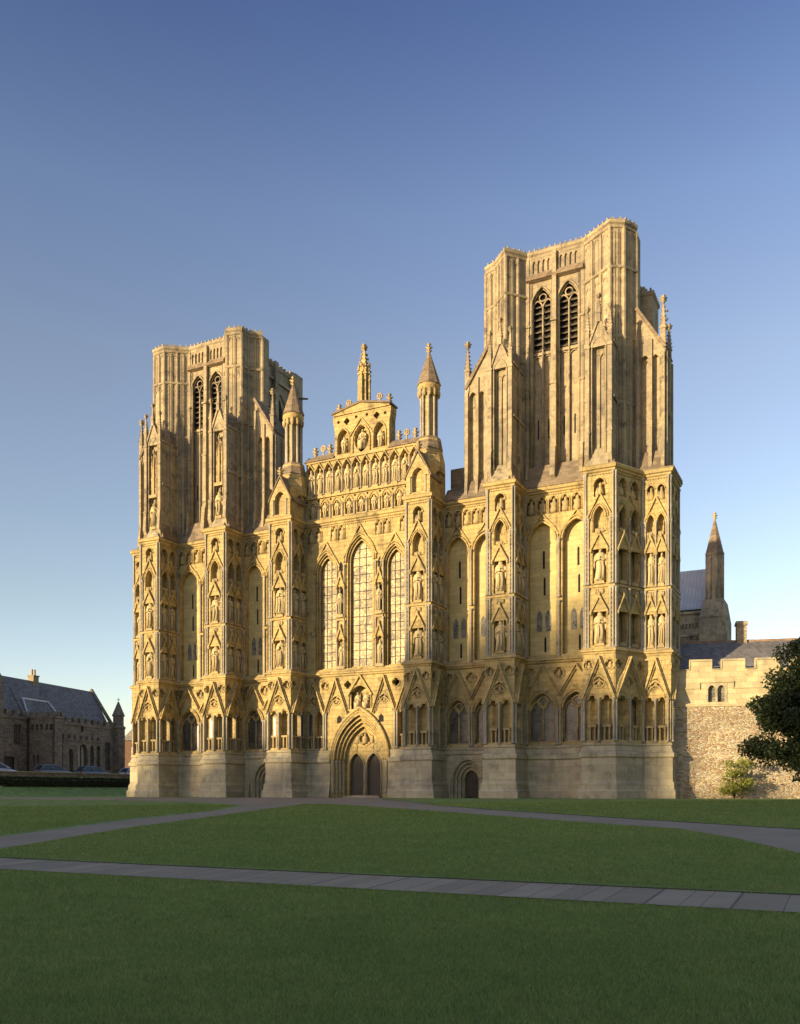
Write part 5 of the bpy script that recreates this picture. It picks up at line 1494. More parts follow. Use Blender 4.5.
# raised turf lips along the cut edges of the lawn
def lip(line, h=.03, wd=.35):
    M = MB('soil')
    def prof_pt(p, n, w_, z): x, y = p[0] + n[0] * w_, p[1] + n[1] * w_; return (x, y, ground_z(x, y) + z)
    rows = []
    for i, p in enumerate(line):
        a = line[max(0, i - 1)]; b = line[min(len(line) - 1, i + 1)]
        dx, dy = b[0] - a[0], b[1] - a[1]; L = math.hypot(dx, dy); n = (-dy / L, dx / L)
        rows.append([prof_pt(p, n, 0, 0), prof_pt(p, n, .015, h), prof_pt(p, n, .12, h), prof_pt(p, n, wd, .003)])
    k = 4
    vs = [q for r in rows for q in r]
    M.add(vs, [[i * k, (i + 1) * k, (i + 1) * k + 1, i * k + 1] for i in range(len(line) - 1)]); M.cur = 'lawn'
    M.add(vs, [[i * k + a, (i + 1) * k + a, (i + 1) * k + a + 1, i * k + a + 1] for i in range(len(line) - 1) for a in (1, 2)], True)
    tag(M.build('turf_edge'), kind='structure')
def dense(line, step=1.0):
    out = []
    for a, b in zip(line, line[1:]):
        n = max(1, int(math.hypot(b[0] - a[0], b[1] - a[1]) / step))
        out += [(a[0] + (b[0] - a[0]) * t / n, a[1] + (b[1] - a[1]) * t / n) for t in range(n)]
    return out + [line[-1]]
lip(dense([(17.9, -44.37), (33.3, -44.37)])); lip(dense([(-30, -44.37), (15.6, -44.37)]))
lip(dense(DIAG_U[1:])[::-1]); lip(dense([(-40, -12.3), (-19.05, -13.47), (-9.0, -14.52), (1.04, -17.43), (6.38, -21.18)])[::-1], .025)
lip(dense(RIGHT_TOP[2:-1]), .03)

# ------------------------------------------------------------------ grass blades on the nearer lawn
rng = np.random.default_rng(3)
def inside(poly, X, Y):
    r = np.zeros(len(X), bool)
    for (x0, y0), (x1, y1) in zip(poly, poly[1:] + poly[:1]):
        if y0 == y1: continue
        c = ((y0 > Y) != (y1 > Y)) & (X < (x1 - x0) * (Y - y0) / (y1 - y0) + x0); r ^= c
    return r
NB = 900000
d = 3.6 * np.exp(rng.random(NB) * math.log(44 / 3.6))
ang = R(26.5) + (rng.random(NB) - .5) * R(60)
# clumps
BXs = 32.1 - d * np.sin(ang) / np.cos(ang - R(26.5)); BYs = -55.8 + d * np.cos(ang) / np.cos(ang - R(26.5))
ok = ~(inside(NEAR, BXs, BYs) | inside(DIAG, BXs, BYs) | inside(RIGHT, BXs, BYs) | inside(FORE, BXs, BYs)) & (BYs < -1.0)
BXs, BYs, d = BXs[ok], BYs[ok], d[ok]; nb = len(d)
yb_ = np.array(YS, float); zb_ = np.array([gz(y) for y in YS]); Z = np.interp(BYs, yb_, zb_)
h = (.017 + .017 * rng.random(nb)) * (1 + d / 40); wd = .0021 * (.6 + .8 * rng.random(nb)) * np.maximum(1, d / 5.0)
th = rng.random(nb) * 2 * math.pi; ln = h * (.25 + .75 * rng.random(nb)); la = rng.random(nb) * 2 * math.pi
V = np.zeros((nb, 3, 3), np.float32)
V[:, 0] = np.stack([BXs - wd * np.cos(th), BYs - wd * np.sin(th), Z - .004], 1)
V[:, 1] = np.stack([BXs + wd * np.cos(th), BYs + wd * np.sin(th), Z - .004], 1)
V[:, 2] = np.stack([BXs + ln * np.cos(la), BYs + ln * np.sin(la), Z + h], 1)
me = bpy.data.meshes.new('grass'); me.vertices.add(nb * 3); me.vertices.foreach_set('co', V.ravel())
me.loops.add(nb * 3); me.loops.foreach_set('vertex_index', np.arange(nb * 3, dtype=np.int32))
me.polygons.add(nb); me.polygons.foreach_set('loop_start', np.arange(0, nb * 3, 3, dtype=np.int32))
me.update(calc_edges=True)
at_ = me.attributes.new('tone', 'FLOAT', 'POINT'); at_.data.foreach_set('value', np.repeat(rng.random(nb), 3).astype(np.float32))
me.materials.append(MATS['grass_blade'])
o = bpy.data.objects.new('grass', me); C.objects.link(o); tag(o, kind='stuff')

# ------------------------------------------------------------------ leaves
def leaf_cloud(name, pts, size, mat, parent=None, seed=0, kind=None, flat=.5):
    """many small pointed leaf faces at the given points (n x 3)"""
    rg = np.random.default_rng(seed); n = len(pts)
    a = rg.normal(size=(n, 3)); a /= np.linalg.norm(a, axis=1)[:, None]
    b = np.cross(a, rg.normal(size=(n, 3))); b /= np.linalg.norm(b, axis=1)[:, None]
    s = size * (.6 + .8 * rg.random(n))[:, None]
    P_ = np.zeros((n, 4, 3), np.float32)
    P_[:, 0] = pts - a * s; P_[:, 1] = pts + b * s * flat; P_[:, 2] = pts + a * s; P_[:, 3] = pts - b * s * flat
    me = bpy.data.meshes.new(name); me.vertices.add(n * 4); me.vertices.foreach_set('co', P_.ravel())
    me.loops.add(n * 4); me.loops.foreach_set('vertex_index', np.arange(n * 4, dtype=np.int32))
    me.polygons.add(n); me.polygons.foreach_set('loop_start', np.arange(0, n * 4, 4, dtype=np.int32))
    me.update(calc_edges=True)
    at = me.attributes.new('tone', 'FLOAT', 'POINT'); at.data.foreach_set('value', np.repeat(rg.random(n), 4).astype(np.float32))
    me.materials.append(MATS[mat])
    o = bpy.data.objects.new(name, me); C.objects.link(o)
    if parent is not None: o.parent = parent
    if kind: o['kind'] = kind
    return o
def limb_tree(seed, trunk_h, crown_r, crown_h, r0, nlimb=9):
    """tapered trunk with limbs; returns (mesh builder, twig tips)"""
    rnd = random.Random(seed); M = MB('bark'); tips = []
    top = trunk_h + crown_h * .75
    pts = [(rnd.uniform(-.1, .1) * k, rnd.uniform(-.1, .1) * k, -.2 + (top + .2) * k / 6) for k in range(7)]
    M.tube(pts, r0, 8, r0 * .18)
    for i in range(nlimb):
        f = i / (nlimb - 1); z0 = trunk_h * .8 + crown_h * .62 * f; a = i * 2.4 + rnd.uniform(-.4, .4)
        ln_ = crown_r * (.95 - .55 * f) * rnd.uniform(.8, 1.05); rise = crown_h * rnd.uniform(.10, .28)
        k = z0 / top * 6; b0 = pts[min(6, int(k))]
        p0 = Vector((b0[0], b0[1], z0)); p1 = p0 + Vector((math.cos(a) * ln_ * .5, math.sin(a) * ln_ * .5, rise * .6)); p2 = p0 + Vector((math.cos(a) * ln_, math.sin(a) * ln_, rise))
        M.tube([p0, p1, p2], r0 * (.45 - .2 * f), 6, r0 * .08)
        for q in range(4):
            s = p0.lerp(p2, rnd.uniform(.35, .95)); e = s + Vector((rnd.uniform(-1, 1), rnd.uniform(-1, 1), rnd.uniform(-.2, .9))) * crown_r * .3
            M.tube([s, e], r0 * .09, 4, r0 * .03); tips.append(e)
        tips.append(p2)
    return M, tips
def crown_points(seed, tips, n, cl, zmin, centre, rad, rz_):
    """leaf positions in clumps inside an uneven ellipsoid"""
    rg = np.random.default_rng(seed)
    cen = [np.array(t_) for t_ in tips]
    while len(cen) < 90:
        v = rg.normal(size=3); v /= np.linalg.norm(v); rr = rg.random() ** .4
        lump = 1 + .18 * math.sin(3 * math.atan2(v[1], v[0]) + seed) + .12 * math.sin(5 * v[2] + seed * 2)
        cen.append(np.array(centre) + v * rr * np.array([rad, rad, rz_]) * lump)
    cen = np.array(cen); k = rg.integers(0, len(cen), n)
    sz = cl * (.6 + .8 * rg.random(len(cen)))
    v = rg.normal(size=(n, 3)); v /= np.linalg.norm(v, axis=1)[:, None]
    p = cen[k] + v * (rg.random(n) ** .45 * sz[k])[:, None] * np.array([1, 1, .7])
    return p[p[:, 2] > zmin]
def tree(name, loc, label, group, seed, trunk_h, rad, ch, leaf, n, lsz, cl, trunk_r=.16, cat='tree', zmin=None):
    t = empty(name, loc, label, cat, group)
    M, tips = limb_tree(seed, trunk_h, rad * .8, ch, trunk_r)
    M.build('trunk', t)
    pts = crown_points(seed, [tuple(q) for q in tips if q.z > trunk_h], n, cl, zmin if zmin is not None else trunk_h * .7, (0, 0, trunk_h + ch * .48), rad * .85, ch * .46)
    leaf_cloud('crown', pts, lsz, leaf, t, seed)
    return t
# the dark tree at the right edge
tree('broadleaf_tree', (30.0, -6.6, ground_z(30.0, -6.6)), 'dark green broadleaf tree on the lawn before the battlemented wall', None, 5, .8, 3.35, 7.5, 'leaf_dark', 60000, .085, .74, .10, zmin=.95)
# young shrub against the rubble wall
t = empty('young_shrub', (25.75, 2.9, 0.0), 'small yellow green shrub standing against the rubble wall', 'shrub')
M = MB('bark'); rnd = random.Random(4); tips = []
for k in range(6):
    a = k * 1.1; e = (math.cos(a) * rnd.uniform(.3, .9), math.sin(a) * rnd.uniform(.3, .9), rnd.uniform(1.2, 2.3)); M.tube([(0, 0, -.05), (e[0] * .3, e[1] * .3, e[2] * .5), e], .03, 5, .008); tips.append(e)
    for q in range(3): tips.append((e[0] * rnd.uniform(.4, 1.2) + rnd.uniform(-.3, .3), e[1] * rnd.uniform(.4, 1.2), e[2] * rnd.uniform(.25, 1.0)))
M.build('stem', t)
rg = np.random.default_rng(9); cen = np.array(tips); k = rg.integers(0, len(cen), 2600); v = rg.normal(size=(2600, 3)) * np.array([.22, .22, .12]); p = cen[k] + v
leaf_cloud('foliage', p[p[:, 2] > .05], .075, 'leaf_yellow', t, 8)

# ------------------------------------------------------------------ cloister range on the right
CP = (22.62, 3.5); CD = (math.cos(R(14.1)), math.sin(R(14.1)))
CF = Fr(CP, (CP[0] + CD[0] * 30, CP[1] + CD[1] * 30))
RB = empty('cloister_range', (CP[0], CP[1], 0), 'golden battlemented rubble stone range with slate roof, right of the cathedral', 'building')
RB.scale = (.966, .966, .966)
class Rel:
    """the same face measured from the building's own base point"""
    def __init__(s, fr, o): s.fr = fr; s.o = o; s.L = fr.L; s.U = fr.U; s.N = fr.N; s.p = (fr.p[0] - o[0], fr.p[1] - o[1])
    def __call__(s, u, w, z): x, y, zz = s.fr(u, w, z); return (x - s.o[0], y - s.o[1], zz)
RF = Rel(CF, CP)
M = MB('rubble')
M.box(RF, -2.4, 30, -6.5, 0, -.5, 6.05)
M.build('rubble_wall', RB)
M = MB('stone_ashlar')
M.openwall(RF, -2.4, 30, 6.05, 7.85, 0, .4, [dict(a=1.55, b=2.02, lo=lambda u: 6.3, hi=lambda u: 7.12 + hp(u - 1.785, .235, .28), n=8), dict(a=2.14, b=2.61, lo=lambda u: 6.3, hi=lambda u: 7.12 + hp(u - 2.375, .235, .28), n=8)])
M.box(RF, -2.4, 30, -.6, -.01, 7.85, 8.42)
M.openwall(RF, -2.4, 30, 7.85, 8.44, 0, .3)
M.box(RF, -2.4, 30, -.02, .1, 6.02, 6.2)
for a, b in ((-2.4, .95), (3.15, 30)): M.box(RF, a, b, -.02, .07, 7.16, 7.26)
M.box(RF, .95, 3.15, -.02, .09, 7.56, 7.66); M.box(RF, .95, 1.05, -.02, .09, 7.16, 7.56); M.box(RF, 3.05, 3.15, -.02, .09, 7.16, 7.56)
M.box(RF, 1.4, 2.75, -.02, .06, 6.2, 6.3)
M.cur = 'stone_plinth'
M.openwall(RF, 1.42, 2.74, 6.3, 7.52, .025, .03, [dict(a=1.55, b=2.02, lo=lambda u: 6.3, hi=lambda u: 7.12 + hp(u - 1.785, .235, .28), n=8), dict(a=2.14, b=2.61, lo=lambda u: 6.3, hi=lambda u: 7.12 + hp(u - 2.375, .235, .28), n=8)])
M.build('upper_wall', RB)
P_ = MB('stone_ashlar')
mer = [(-2.35, -1.0), (.44, 1.74), (2.42, 3.77), (4.5, 5.9), (6.6, 8.0), (8.7, 10.1), (10.8, 12.2), (12.9, 14.3), (15, 16.4), (17.1, 18.5), (19.2, 20.6), (21.3, 22.7), (23.4, 24.8), (25.5, 26.9), (27.6, 29)]
for a, b in mer:
    P_.box(RF, a, b, -.3, .003, 8.44, 8.97); P_.cur = 'stone_plinth'; P_.box(RF, a - .06, b + .06, -.36, .07, 8.97, 9.1); P_.cur = 'stone_ashlar'
    P_.box(RF, a - .06, a, -.33, .05, 8.44, 8.97); P_.box(RF, b, b + .06, -.33, .05, 8.44, 8.97)
for (a, b), (c, d_) in zip(mer, mer[1:]): P_.cur = 'stone_plinth'; P_.box(RF, b + .061, c - .061, -.36, .07, 8.40, 8.47)
P_.build('battlement', RB)
for c in (1.785, 2.375):
    G = MB('glass_grey')
    G.plate(RF, [(c - .235, 6.3), (c + .235, 6.3), (c + .235, 7.12), (c + .12, 7.32), (c, 7.4), (c - .12, 7.32), (c - .235, 7.12)], -.3, -.26)
    w_ = G.build('window', RB)
    Bm = MB('lead_bar')
    for z in (6.5, 6.7, 6.9, 7.1): Bm.box(RF, c - .22, c + .22, -.255, -.245, z - .012, z + .012)
    Bm.box(RF, c - .012, c + .012, -.254, -.244, 6.32, 7.36); Bm.build('saddle_bar', w_)
M = MB('slate')
M.hexa([RF(-3, -.7, 7.9), RF(30, -.7, 7.9), RF(30, -9.5, 7.9), RF(-3, -9.5, 7.9)], [RF(-3, -5.0, 10.98), RF(30, -5.0, 10.98), RF(30, -5.3, 10.98), RF(-3, -5.3, 10.98)])
rf = M.build('roof', RB)
M = MB('tile_ridge'); 
for k in range(72): M.box(RF, -2.9 + k * .45, -2.9 + k * .45 + .43, -5.36, -4.94, 10.9, 11.08 + (k % 3) * .008)
M.build('ridge_tiles', rf)
M = MB('tile_ridge'); M.cur = 'rubble'
M.box(RF, 4.0, 4.66, -5.4, -4.75, 10.0, 12.1); M.box(RF, 3.93, 4.73, -5.47, -4.68, 12.1, 12.25); M.box(RF, 3.97, 4.69, -5.43, -4.72, 12.25, 12.38)
M.cur = 'stone_plinth'; M.box(RF, 3.96, 4.70, -4.75, -4.6, 10.45, 10.68); M.build('chimney', RB)

# ------------------------------------------------------------------ old house on the left
HPt = (-52.2, 13.9); HD = (-.197, .98)
HF0 = Fr(HPt, (HPt[0] + HD[0] * 24, HPt[1] + HD[1] * 24))
HB_ = empty('gabled_house', (HPt[0], HPt[1], 0), 'long dark stone house with slate roof and battlements, left of the cathedral', 'house')
HF = Rel(HF0, HPt)
GZ = 1.6
M = MB('stone_house')
M.openwall(HF, -14, 23.2, GZ - 1, 9.1, 0, .35, [dict(a=2.4, b=3.7, lo=lambda u: 5.8, hi=lambda u: 8.1, n=2), dict(a=20.3, b=21.5, lo=lambda u: 3.3, hi=lambda u: 7.0, n=2), dict(a=.8, b=3.2, lo=lambda u: 1.5, hi=lambda u: 4.4, n=2), dict(a=15.0, b=15.5, lo=lambda u: 8.0, hi=lambda u: 8.9, n=2)])
M.box(HF, -14, 23.2, -6.7, -.6, GZ - 1, 9.1); M.box(HF, -14, 23.2, -.05, .12, 8.75, 8.95)
M.box(HF, 23.0, 23.2, -.6, 0, GZ - 1, 9.1)
M.build('wall', HB_)
B = MB('stone_house')
for k in range(27):
    u = -14 + k * 1.37
    if 4.6 < u + .4 < 6.6: continue
    B.box(HF, u, u + .8, -.3, .06, 9.1, 9.75)
B.box(HF, -14, 23.2, -.28, .04, 8.95, 9.15)
B.build('battlement', HB_)
Rr = MB('slate')
Rr.hexa([HF(4.9, -.4, 9.0), HF(22.1, -.4, 9.0), HF(22.1, -6.6, 9.0), HF(4.9, -6.6, 9.0)], [HF(4.9, -3.35, 14.0), HF(22.1, -3.35, 14.0), HF(22.1, -3.45, 14.0), HF(4.9, -3.45, 14.0)])
Rr.hexa([HF(-14, -.6, 9.0), HF(4.9, -.6, 9.0), HF(4.9, -6.6, 9.0), HF(-14, -6.6, 9.0)], [HF(-14, -3.35, 14.0), HF(4.9, -3.35, 14.0), HF(4.9, -3.45, 14.0), HF(-14, -3.45, 14.0)])
ro = Rr.build('roof', HB_)
for u in (22.1,):
    Gp = MB('stone_house')
    for a in (-.1, -6.7):
        Gp.hexa([HF(u, a, 8.9), HF(u + .5, a, 8.9), HF(u + .5, -3.4, 13.9), HF(u, -3.4, 13.9)], [HF(u, a, 9.45), HF(u + .5, a, 9.45), HF(u + .5, -3.4, 14.4), HF(u, -3.4, 14.4)])
    Gp.hexa([HF(u + .05, -.4, 8.5), HF(u + .45, -.4, 8.5), HF(u + .45, -6.4, 8.5), HF(u + .05, -6.4, 8.5)], [HF(u + .05, -3.35, 13.8), HF(u + .45, -3.35, 13.8), HF(u + .45, -3.45, 13.8), HF(u + .05, -3.45, 13.8)])
    Gp.build('gable_coping', HB_)
Eb = MB('stone_house'); Eb.box(HF, -.6, .5, -.8, .12, 9.0, 12.6); Eb.plate(HF, [(-.7, 12.6), (.6, 12.6), (-.05, 13.6)], -.8, .14); Eb.build('gable_turret', HB_)
Ck = MB('stone_tower')
Ck.box(HF, 9.7, 10.7, -3.8, -3.0, 12.8, 14.55); Ck.box(HF, 9.62, 10.78, -3.88, -2.92, 14.55, 14.7)
co_ = Ck.build('chimney', HB_)
for u in (9.95, 10.45):
    p = MB('pot'); p.lathe(*HF(u, -3.4, 0)[:2], [(.17, 14.65), (.14, 14.8), (.12, 15.3), (.16, 15.35), (.16, 15.42)], 8); p.build('chimney_pot', co_)
# lead-capped dormer with white framing
Dm = MB('slate'); Dm.hexa([HF(5.4, -.6, 9.3), HF(11.6, -.6, 9.3), HF(11.6, -2.4, 9.3), HF(5.4, -2.4, 9.3)], [HF(6.0, -1.7, 11.4), HF(10.7, -1.7, 11.4), HF(10.7, -2.4, 11.4), HF(6.0, -2.4, 11.4)])
dm = Dm.build('dormer', HB_)
Wt = MB('white_paint')
Wt.box(HF, 5.95, 10.75, -2.5, -1.65, 11.4, 11.56)
Wt.tube([HF(6.0, -1.65, 11.45), HF(5.4, -.5, 9.5)], .11, 4); Wt.tube([HF(10.7, -1.65, 11.45), HF(11.5, -.5, 9.5)], .11, 4)
Wt.build('dormer_frame', dm)
# projecting crenellated stair bay
Bm = MB('stone_house')
bf = Rel(Fr(HF0(4.9, 0, 0)[:2], HF0(4.9, 3.5, 0)[:2]), HPt)
five = [dict(a=.35 + .6 * k + (.12 if k > 2 else 0), b=.68 + .6 * k + (.12 if k > 2 else 0), lo=lambda u: 7.55, hi=lambda u: 8.25, n=2) for k in range(5)]
Bm.openwall(bf, 0, bf.L, GZ - 1, 6.5, 0, .3, [dict(a=.6, b=.9, lo=lambda u: 3.8, hi=lambda u: 4.7, n=2), dict(a=1.1, b=1.4, lo=lambda u: 3.8, hi=lambda u: 4.7, n=2)])
Bm.openwall(bf, 0, bf.L, 6.5, 9.0, 0, .3, five)
Bm.box(HF, 5.21, 6.3, -.1, 3.5, GZ - 1, 9.0); Bm.box(HF, 4.9, 5.21, 3.2, 3.497, GZ - 1, 8.99)
Bm.box(HF, 4.8, 6.4, -.2, 3.6, 8.95, 9.12)
for k in range(4): Bm.box(bf, .05 + k * 1.0, .6 + k * 1.0, -.3, .05, 9.12, 9.7)
for k in range(2): Bm.box(HF, 5.4 + k * .7, 5.8 + k * .7, 3.3, 3.55, 9.12, 9.7)
Bm.build('projecting_bay', HB_)
def dark_pane(fr, a, b, z0, z1, w_, lights=1, rows=1):
    G = MB('glass_dark'); G.box(fr, a, b, w_ - .03, w_, z0, z1); o = G.build('window', HB_)
    K = MB('stone_house')
    for k in range(1, lights): K.box(fr, a + (b - a) * k / lights - .06, a + (b - a) * k / lights + .06, w_, w_ + .12, z0, z1)
    for k in range(1, rows): K.box(fr, a, b, w_ + .003, w_ + .11, z0 + (z1 - z0) * k / rows - .06, z0 + (z1 - z0) * k / rows + .06)
    if lights > 1 or rows > 1: K.build('mullion', o)
    return o
dark_pane(HF, 2.4, 3.7, 5.8, 8.1, -.3, 3, 2); dark_pane(HF, 20.3, 21.5, 3.3, 7.0, -.3, 2, 2); dark_pane(HF, 15.0, 15.5, 8.0, 8.9, -.3)
for q in five: dark_pane(bf, q['a'], q['b'], 7.55, 8.25, -.25)
dark_pane(bf, .6, .9, 3.8, 4.7, -.25); dark_pane(bf, 1.1, 1.4, 3.8, 4.7, -.25)
D = MB('oak'); D.box(HF, .8, 3.2, -.32, -.27, 1.5, 4.4); D.build('door', HB_)
K = MB('iron'); K.tube([HF(4.6, .1, 1.8), HF(4.6, .1, 9.0)], .08, 6); K.box(HF, 4.45, 4.75, 0, .25, 8.7, 9.0); K.build('downpipe', HB_)
# low battlemented porch with arched windows
pf = Rel(Fr(HF0(9.1, 1.6, 0)[:2], HF0(17.1, 1.6, 0)[:2]), HPt)
Pp = MB('stone_house')
arches = [pointed(1.5, .5, 2.0, 5.0, .7), pointed(3.98, .95, 3.2, 5.4, .95), pointed(5.9, .45, 3.0, 5.6, .8), pointed(7.25, .5, 2.0, 5.6, .8)]
Pp.openwall(pf, 0, pf.L, GZ - 1, 6.9, 0, .35, arches)
Pp.box(pf, 0, pf.L, -1.6, -.4, GZ - 1, 6.9); Pp.box(pf, 0, .3, -1.6, -.004, GZ - 1, 6.88); Pp.box(pf, pf.L - .3, pf.L - .003, -1.6, -.004, GZ - 1, 6.88)
Pp.box(pf, -.05, pf.L + .05, -1.6, .1, 6.7, 6.9)
for k in range(7): Pp.box(pf, .1 + k * 1.2, .8 + k * 1.2, -.3, .05, 6.9, 7.4)
Pp.build('porch', HB_)
for q in arches: dark_pane(pf, q['a'] + .02, q['b'] - .02, q['lo'](0), q['hi']((q['a'] + q['b']) / 2) - .05, -.33, 2 if q['b'] - q['a'] > 1.05 else 1)
# octagonal angle turret with spirelet
T = MB('stone_house')
x, y, _ = HF(23.1, .2, 0)
T.lathe(x, y, [(.85, GZ - 1), (.85, 8.9), (.95, 9.0), (.95, 9.2), (.7, 9.4), (.7, 10.6), (.85, 10.7), (.85, 10.85)], 8, False)
T.lathe(x, y, [(.8, 10.85), (.1, 12.6)], 8, False)
T.lathe(x, y, [(.03, 12.5), (.03, 13.2)], 5); T.box(Fr((x, y)), -.25, .25, -.02, .02, 12.85, 12.95)
T.build('stair_turret', HB_)

# houses and an autumn tree glimpsed beyond the end of the house
hz = (-58.5, 47.0)
BR = empty('brick_house', (hz[0], hz[1], 1.5), 'small red brick house in the gap left of the cathedral', 'house')
M = MB('brick_red'); M.cube(-4, 4, -3, 4, -1, 6.5); M.build('wall', BR)
M = MB('slate'); M.plate(Fr((0, 0)), [(-4.4, 6.4), (4.4, 6.4), (0, 9.6)], -4.4, 3.4); M.build('roof', BR)
for x in (-2.2, 0, 2.2):
    for z in (1, 4.0):
        G = MB('glass_dark'); G.cube(x - .45, x + .45, -3.03, -3.0, z, z + 1.4); wo = G.build('window', BR)
        K = MB('white_paint'); K.cube(x - .5, x + .5, -3.06, -3.03, z - .1, z); K.cube(x - .03, x + .03, -3.05, -3.03, z, z + 1.4); K.build('frame', wo)
tree('copper_tree', (-51.2, 41.5, 1.7), 'russet leaved tree beside the dark house turret', None, 21, 1.6, 2.6, 6.2, 'leaf_rust', 6000, .16, .6, .14)

# ------------------------------------------------------------------ bank top wall, hedge, railings
wl = empty('garden_wall', (-40.3, 10, 0), 'low dark stone wall along the top of the grass bank', 'wall')
M = MB('stone_house'); M.cube(-.2, .2, -40, 42, .8, 2.35); M.build('wall_face', wl)
M = MB('stone_plinth'); M.cube(-.28, .28, -40, 42, 2.35, 2.45); M.build('coping', wl)
hg = empty('clipped_hedge', (-37.6, 15.5, .6), 'dark clipped hedge on the bank beside the left buttress', 'hedge')
M = MB('bark'); M.cube(-.35, .35, -13.2, 13.2, -.3, .95); M.build('stem', hg)
rg = np.random.default_rng(5); n = 21000
p = np.stack([rg.uniform(-.55, .55, n), rg.uniform(-13.6, 13.6, n), rg.uniform(-.3, 1.25, n)], 1)
e = np.array([.55, 9.6, 1.25]); side = rg.random(n)
p[side < .45, 0] = .5 + rg.normal(size=(side < .45).sum()) * .06; s2 = (side > .45) & (side < .75); p[s2, 2] = 1.2 + rg.normal(size=s2.sum()) * .06; s3 = (side > .75) & (side < .82); p[s3, 1] = -13.5 + rg.normal(size=s3.sum()) * .06
leaf_cloud('foliage', p, .075, 'leaf_hedge', hg, 5)

# ------------------------------------------------------------------ parked cars
def make_car(paint):
    t = bpy.data.objects.new('parked_car', None); C.objects.link(t); t.empty_display_size = .5
    M = MB(paint)
    # lofted body: cross sections along the length (x forward)
    sec = [(-2.05, .35, .62, .74), (-2.0, .3, .86, .80), (-1.5, .26, .95, .85), (-.5, .24, .95, .86), (.6, .24, .95, .86), (1.2, .25, .90, .84), (1.85, .28, .74, .78), (2.05, .36, .60, .66)]
    vs = []; k = 10
    for x, zb, zt, hw in sec:
        for a in range(k):
            q = 2 * math.pi * (a + .5) / k; c, s = math.cos(q), math.sin(q)
            sx = math.copysign(abs(c) ** .45, c); sz = math.copysign(abs(s) ** .5, s)
            vs.append((x, hw * sx, (zt + zb) / 2 + (zt - zb) / 2 * sz))
    fs = [[i * k + a, i * k + (a + 1) % k, (i + 1) * k + (a + 1) % k, (i + 1) * k + a] for i in range(len(sec) - 1) for a in range(k)] + [list(range(k)), list(range((len(sec) - 1) * k, len(sec) * k))]
    M.add(vs, fs, True)
    # roof and pillars
    M.hexa([(-1.35, -.62, 1.36), (.25, -.62, 1.36), (.25, .62, 1.36), (-1.35, .62, 1.36)], [(-1.25, -.55, 1.44), (.1, -.55, 1.44), (.1, .55, 1.44), (-1.25, .55, 1.44)])
    for sy in (-1, 1):
        for a, b in (((1.15, .76, .9), (.22, .6, 1.38)), ((-.45, .8, .92), (-.5, .6, 1.38)), ((-1.9, .74, .9), (-1.32, .6, 1.38))): M.tube([(a[0], a[1] * sy, a[2]), (b[0], b[1] * sy, b[2])], .045, 5)
    M.build('body', t)
    G = MB('car_glass')
    G.hexa([(-1.86, -.74, .92), (1.1, -.74, .92), (1.1, .74, .92), (-1.86, .74, .92)], [(-1.34, -.59, 1.365), (.24, -.59, 1.365), (.24, .59, 1.365), (-1.34, .59, 1.365)]); G.build('window', t)
    for sx in (-1.25, 1.28):
        for sy in (-1, 1):
            T_ = MB('tyre'); pts = [(sx + .31 * math.cos(q), sy * .76, .31 + .31 * math.sin(q)) for q in np.linspace(0, 2 * math.pi, 17)]
            f = Fr((0, 0)); T_.hexa([(p[0], sy * .66, p[2]) for p in pts[:-1]], [(p[0], sy * .86, p[2]) for p in pts[:-1]])
            wh = T_.build('wheel', t)
            H_ = MB('chrome'); H_.hexa([(sx + .18 * math.cos(q), sy * .85, .31 + .18 * math.sin(q)) for q in np.linspace(0, 5.5, 8)], [(sx + .16 * math.cos(q), sy * .875, .31 + .16 * math.sin(q)) for q in np.linspace(0, 5.5, 8)]); H_.build('hub_cap', wh)
    for sy in (-1, 1):
        h_ = MB('lamp_clear'); h_.hexa([(1.95, sy * .38, .58), (2.06, sy * .38, .58), (2.0, sy * .62, .58), (1.86, sy * .68, .58)], [(1.9, sy * .38, .7), (2.0, sy * .38, .7), (1.95, sy * .62, .7), (1.8, sy * .68, .7)]); h_.build('headlight', t)
        h_ = MB('lamp_red'); h_.hexa([(-2.07, sy * .5, .66), (-1.95, sy * .5, .66), (-1.9, sy * .72, .66), (-2.03, sy * .7, .66)], [(-2.06, sy * .5, .84), (-1.95, sy * .5, .84), (-1.9, sy * .72, .84), (-2.02, sy * .7, .84)]); h_.build('taillight', t)
        m_ = MB(paint); m_.lathe(.75, sy * .9, [(.03, .88), (.09, .92), (.09, 1.02), (.03, 1.05)], 6); m_.build('mirror', t)
    return t
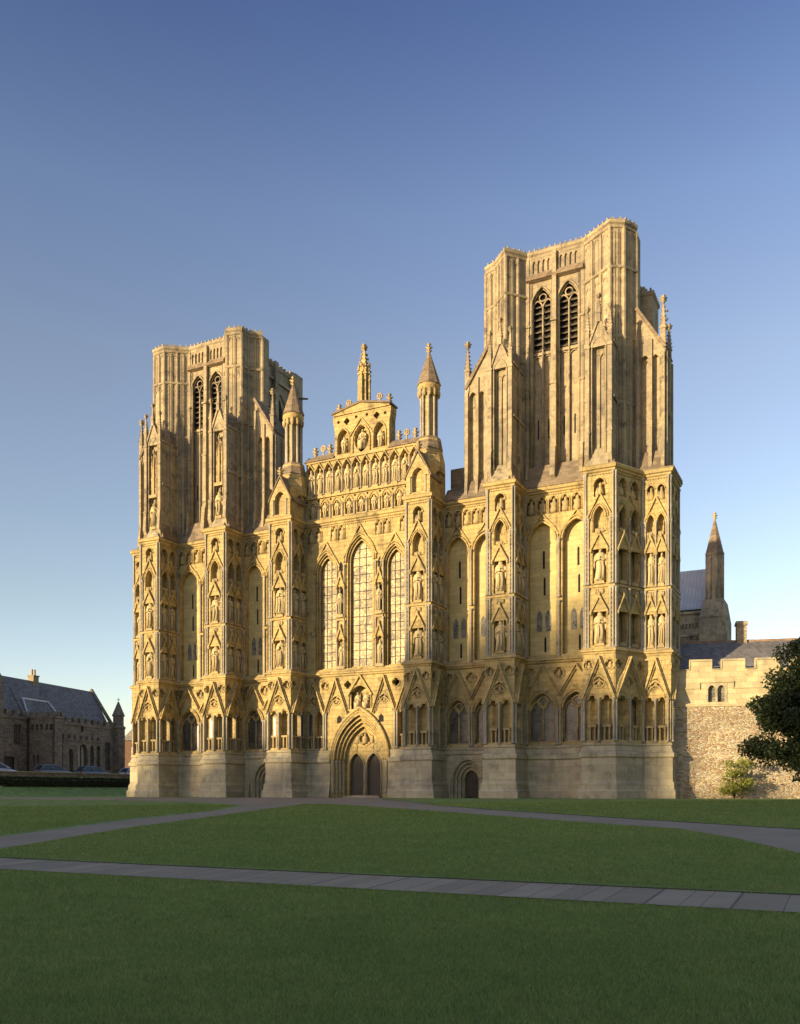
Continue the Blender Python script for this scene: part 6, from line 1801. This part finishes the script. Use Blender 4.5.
for i, (x, y, rz, paint, lab) in enumerate([(-45.2, 7.6, 82, 'car_silver', 'silver car parked before the house, leftmost behind the low wall'),
        (-45.9, 15.6, 80, 'car_grey', 'grey car parked behind the low wall, second from the left'),
        (-46.7, 22.2, 81, 'car_blue', 'dark blue car parked behind the low wall before the porch'),
        (-47.3, 29.8, 83, 'car_white', 'pale car behind the low wall, nearest the cathedral')]):
    c = make_car(paint); c.location = (x, y, ground_z(x, y) + .02); c.rotation_euler = (0, 0, R(rz)); c.scale = (1.0, 1.0, 1.08)
    tag(c, lab, 'car', 'cars parked before the old house')

# ------------------------------------------------------------------ the trees west of the green, behind the photographer, that shade the lawn and the foot of the front
LT = None
def lime(x, y, h, s_, lab):
    global LT
    if LT is None:
        t = empty('lime_tree', (0, 0, 0), 'x', 'tree')
        M, tips = limb_tree(77, 2.2, 6, 20, .45, 12); M.build('trunk', t)
        pts = crown_points(77, [tuple(q) for q in tips], 17000, 2.0, 1.6, (0, 0, 11.5), 6.0, 10.3)
        leaf_cloud('crown', pts, .36, 'leaf_lime', t, 77, flat=.7); LT = t; c = t
    else:
        c = LT.copy(); C.objects.link(c)
        for ch in LT.children:
            q = ch.copy(); q.parent = c; C.objects.link(q)
    c.location = (x, y, -1.2); c.scale = (s_, s_, h / 23.0); c.rotation_euler = (0, 0, x * 1.7)
    tag(c, lab, 'tree', 'lime trees west of the green behind the photographer')
SHX = [(-34, 1.0), (-21, 1.2), (-17, 2.0), (-12.5, 4.2), (-7, 4.8), (-2, 3.2), (2.0, 3.4), (4.5, 9.5), (7, 14), (12, 13.6), (15, 8.5), (20, 5.4), (22.5, 1.2), (30, .8), (34, 2), (38, 9), (42, 11), (66, 11)]
for i in range(44):
    X = -34 + i * 2.35
    zs = float(np.interp(X, [p[0] for p in SHX], [p[1] for p in SHX]))
    yy = -150 - (i % 3) * 6
    lime(X + SUN_AZ[0] / SUN_AZ[1] * yy, yy, zs + .5 + abs(yy) / SUN_AZ[1] * math.tan(R(SUN_EL)), (.5 if 14.5 < X < 37 else .8) + .07 * ((i * 7) % 3), 'lime tree in the row behind the photographer')
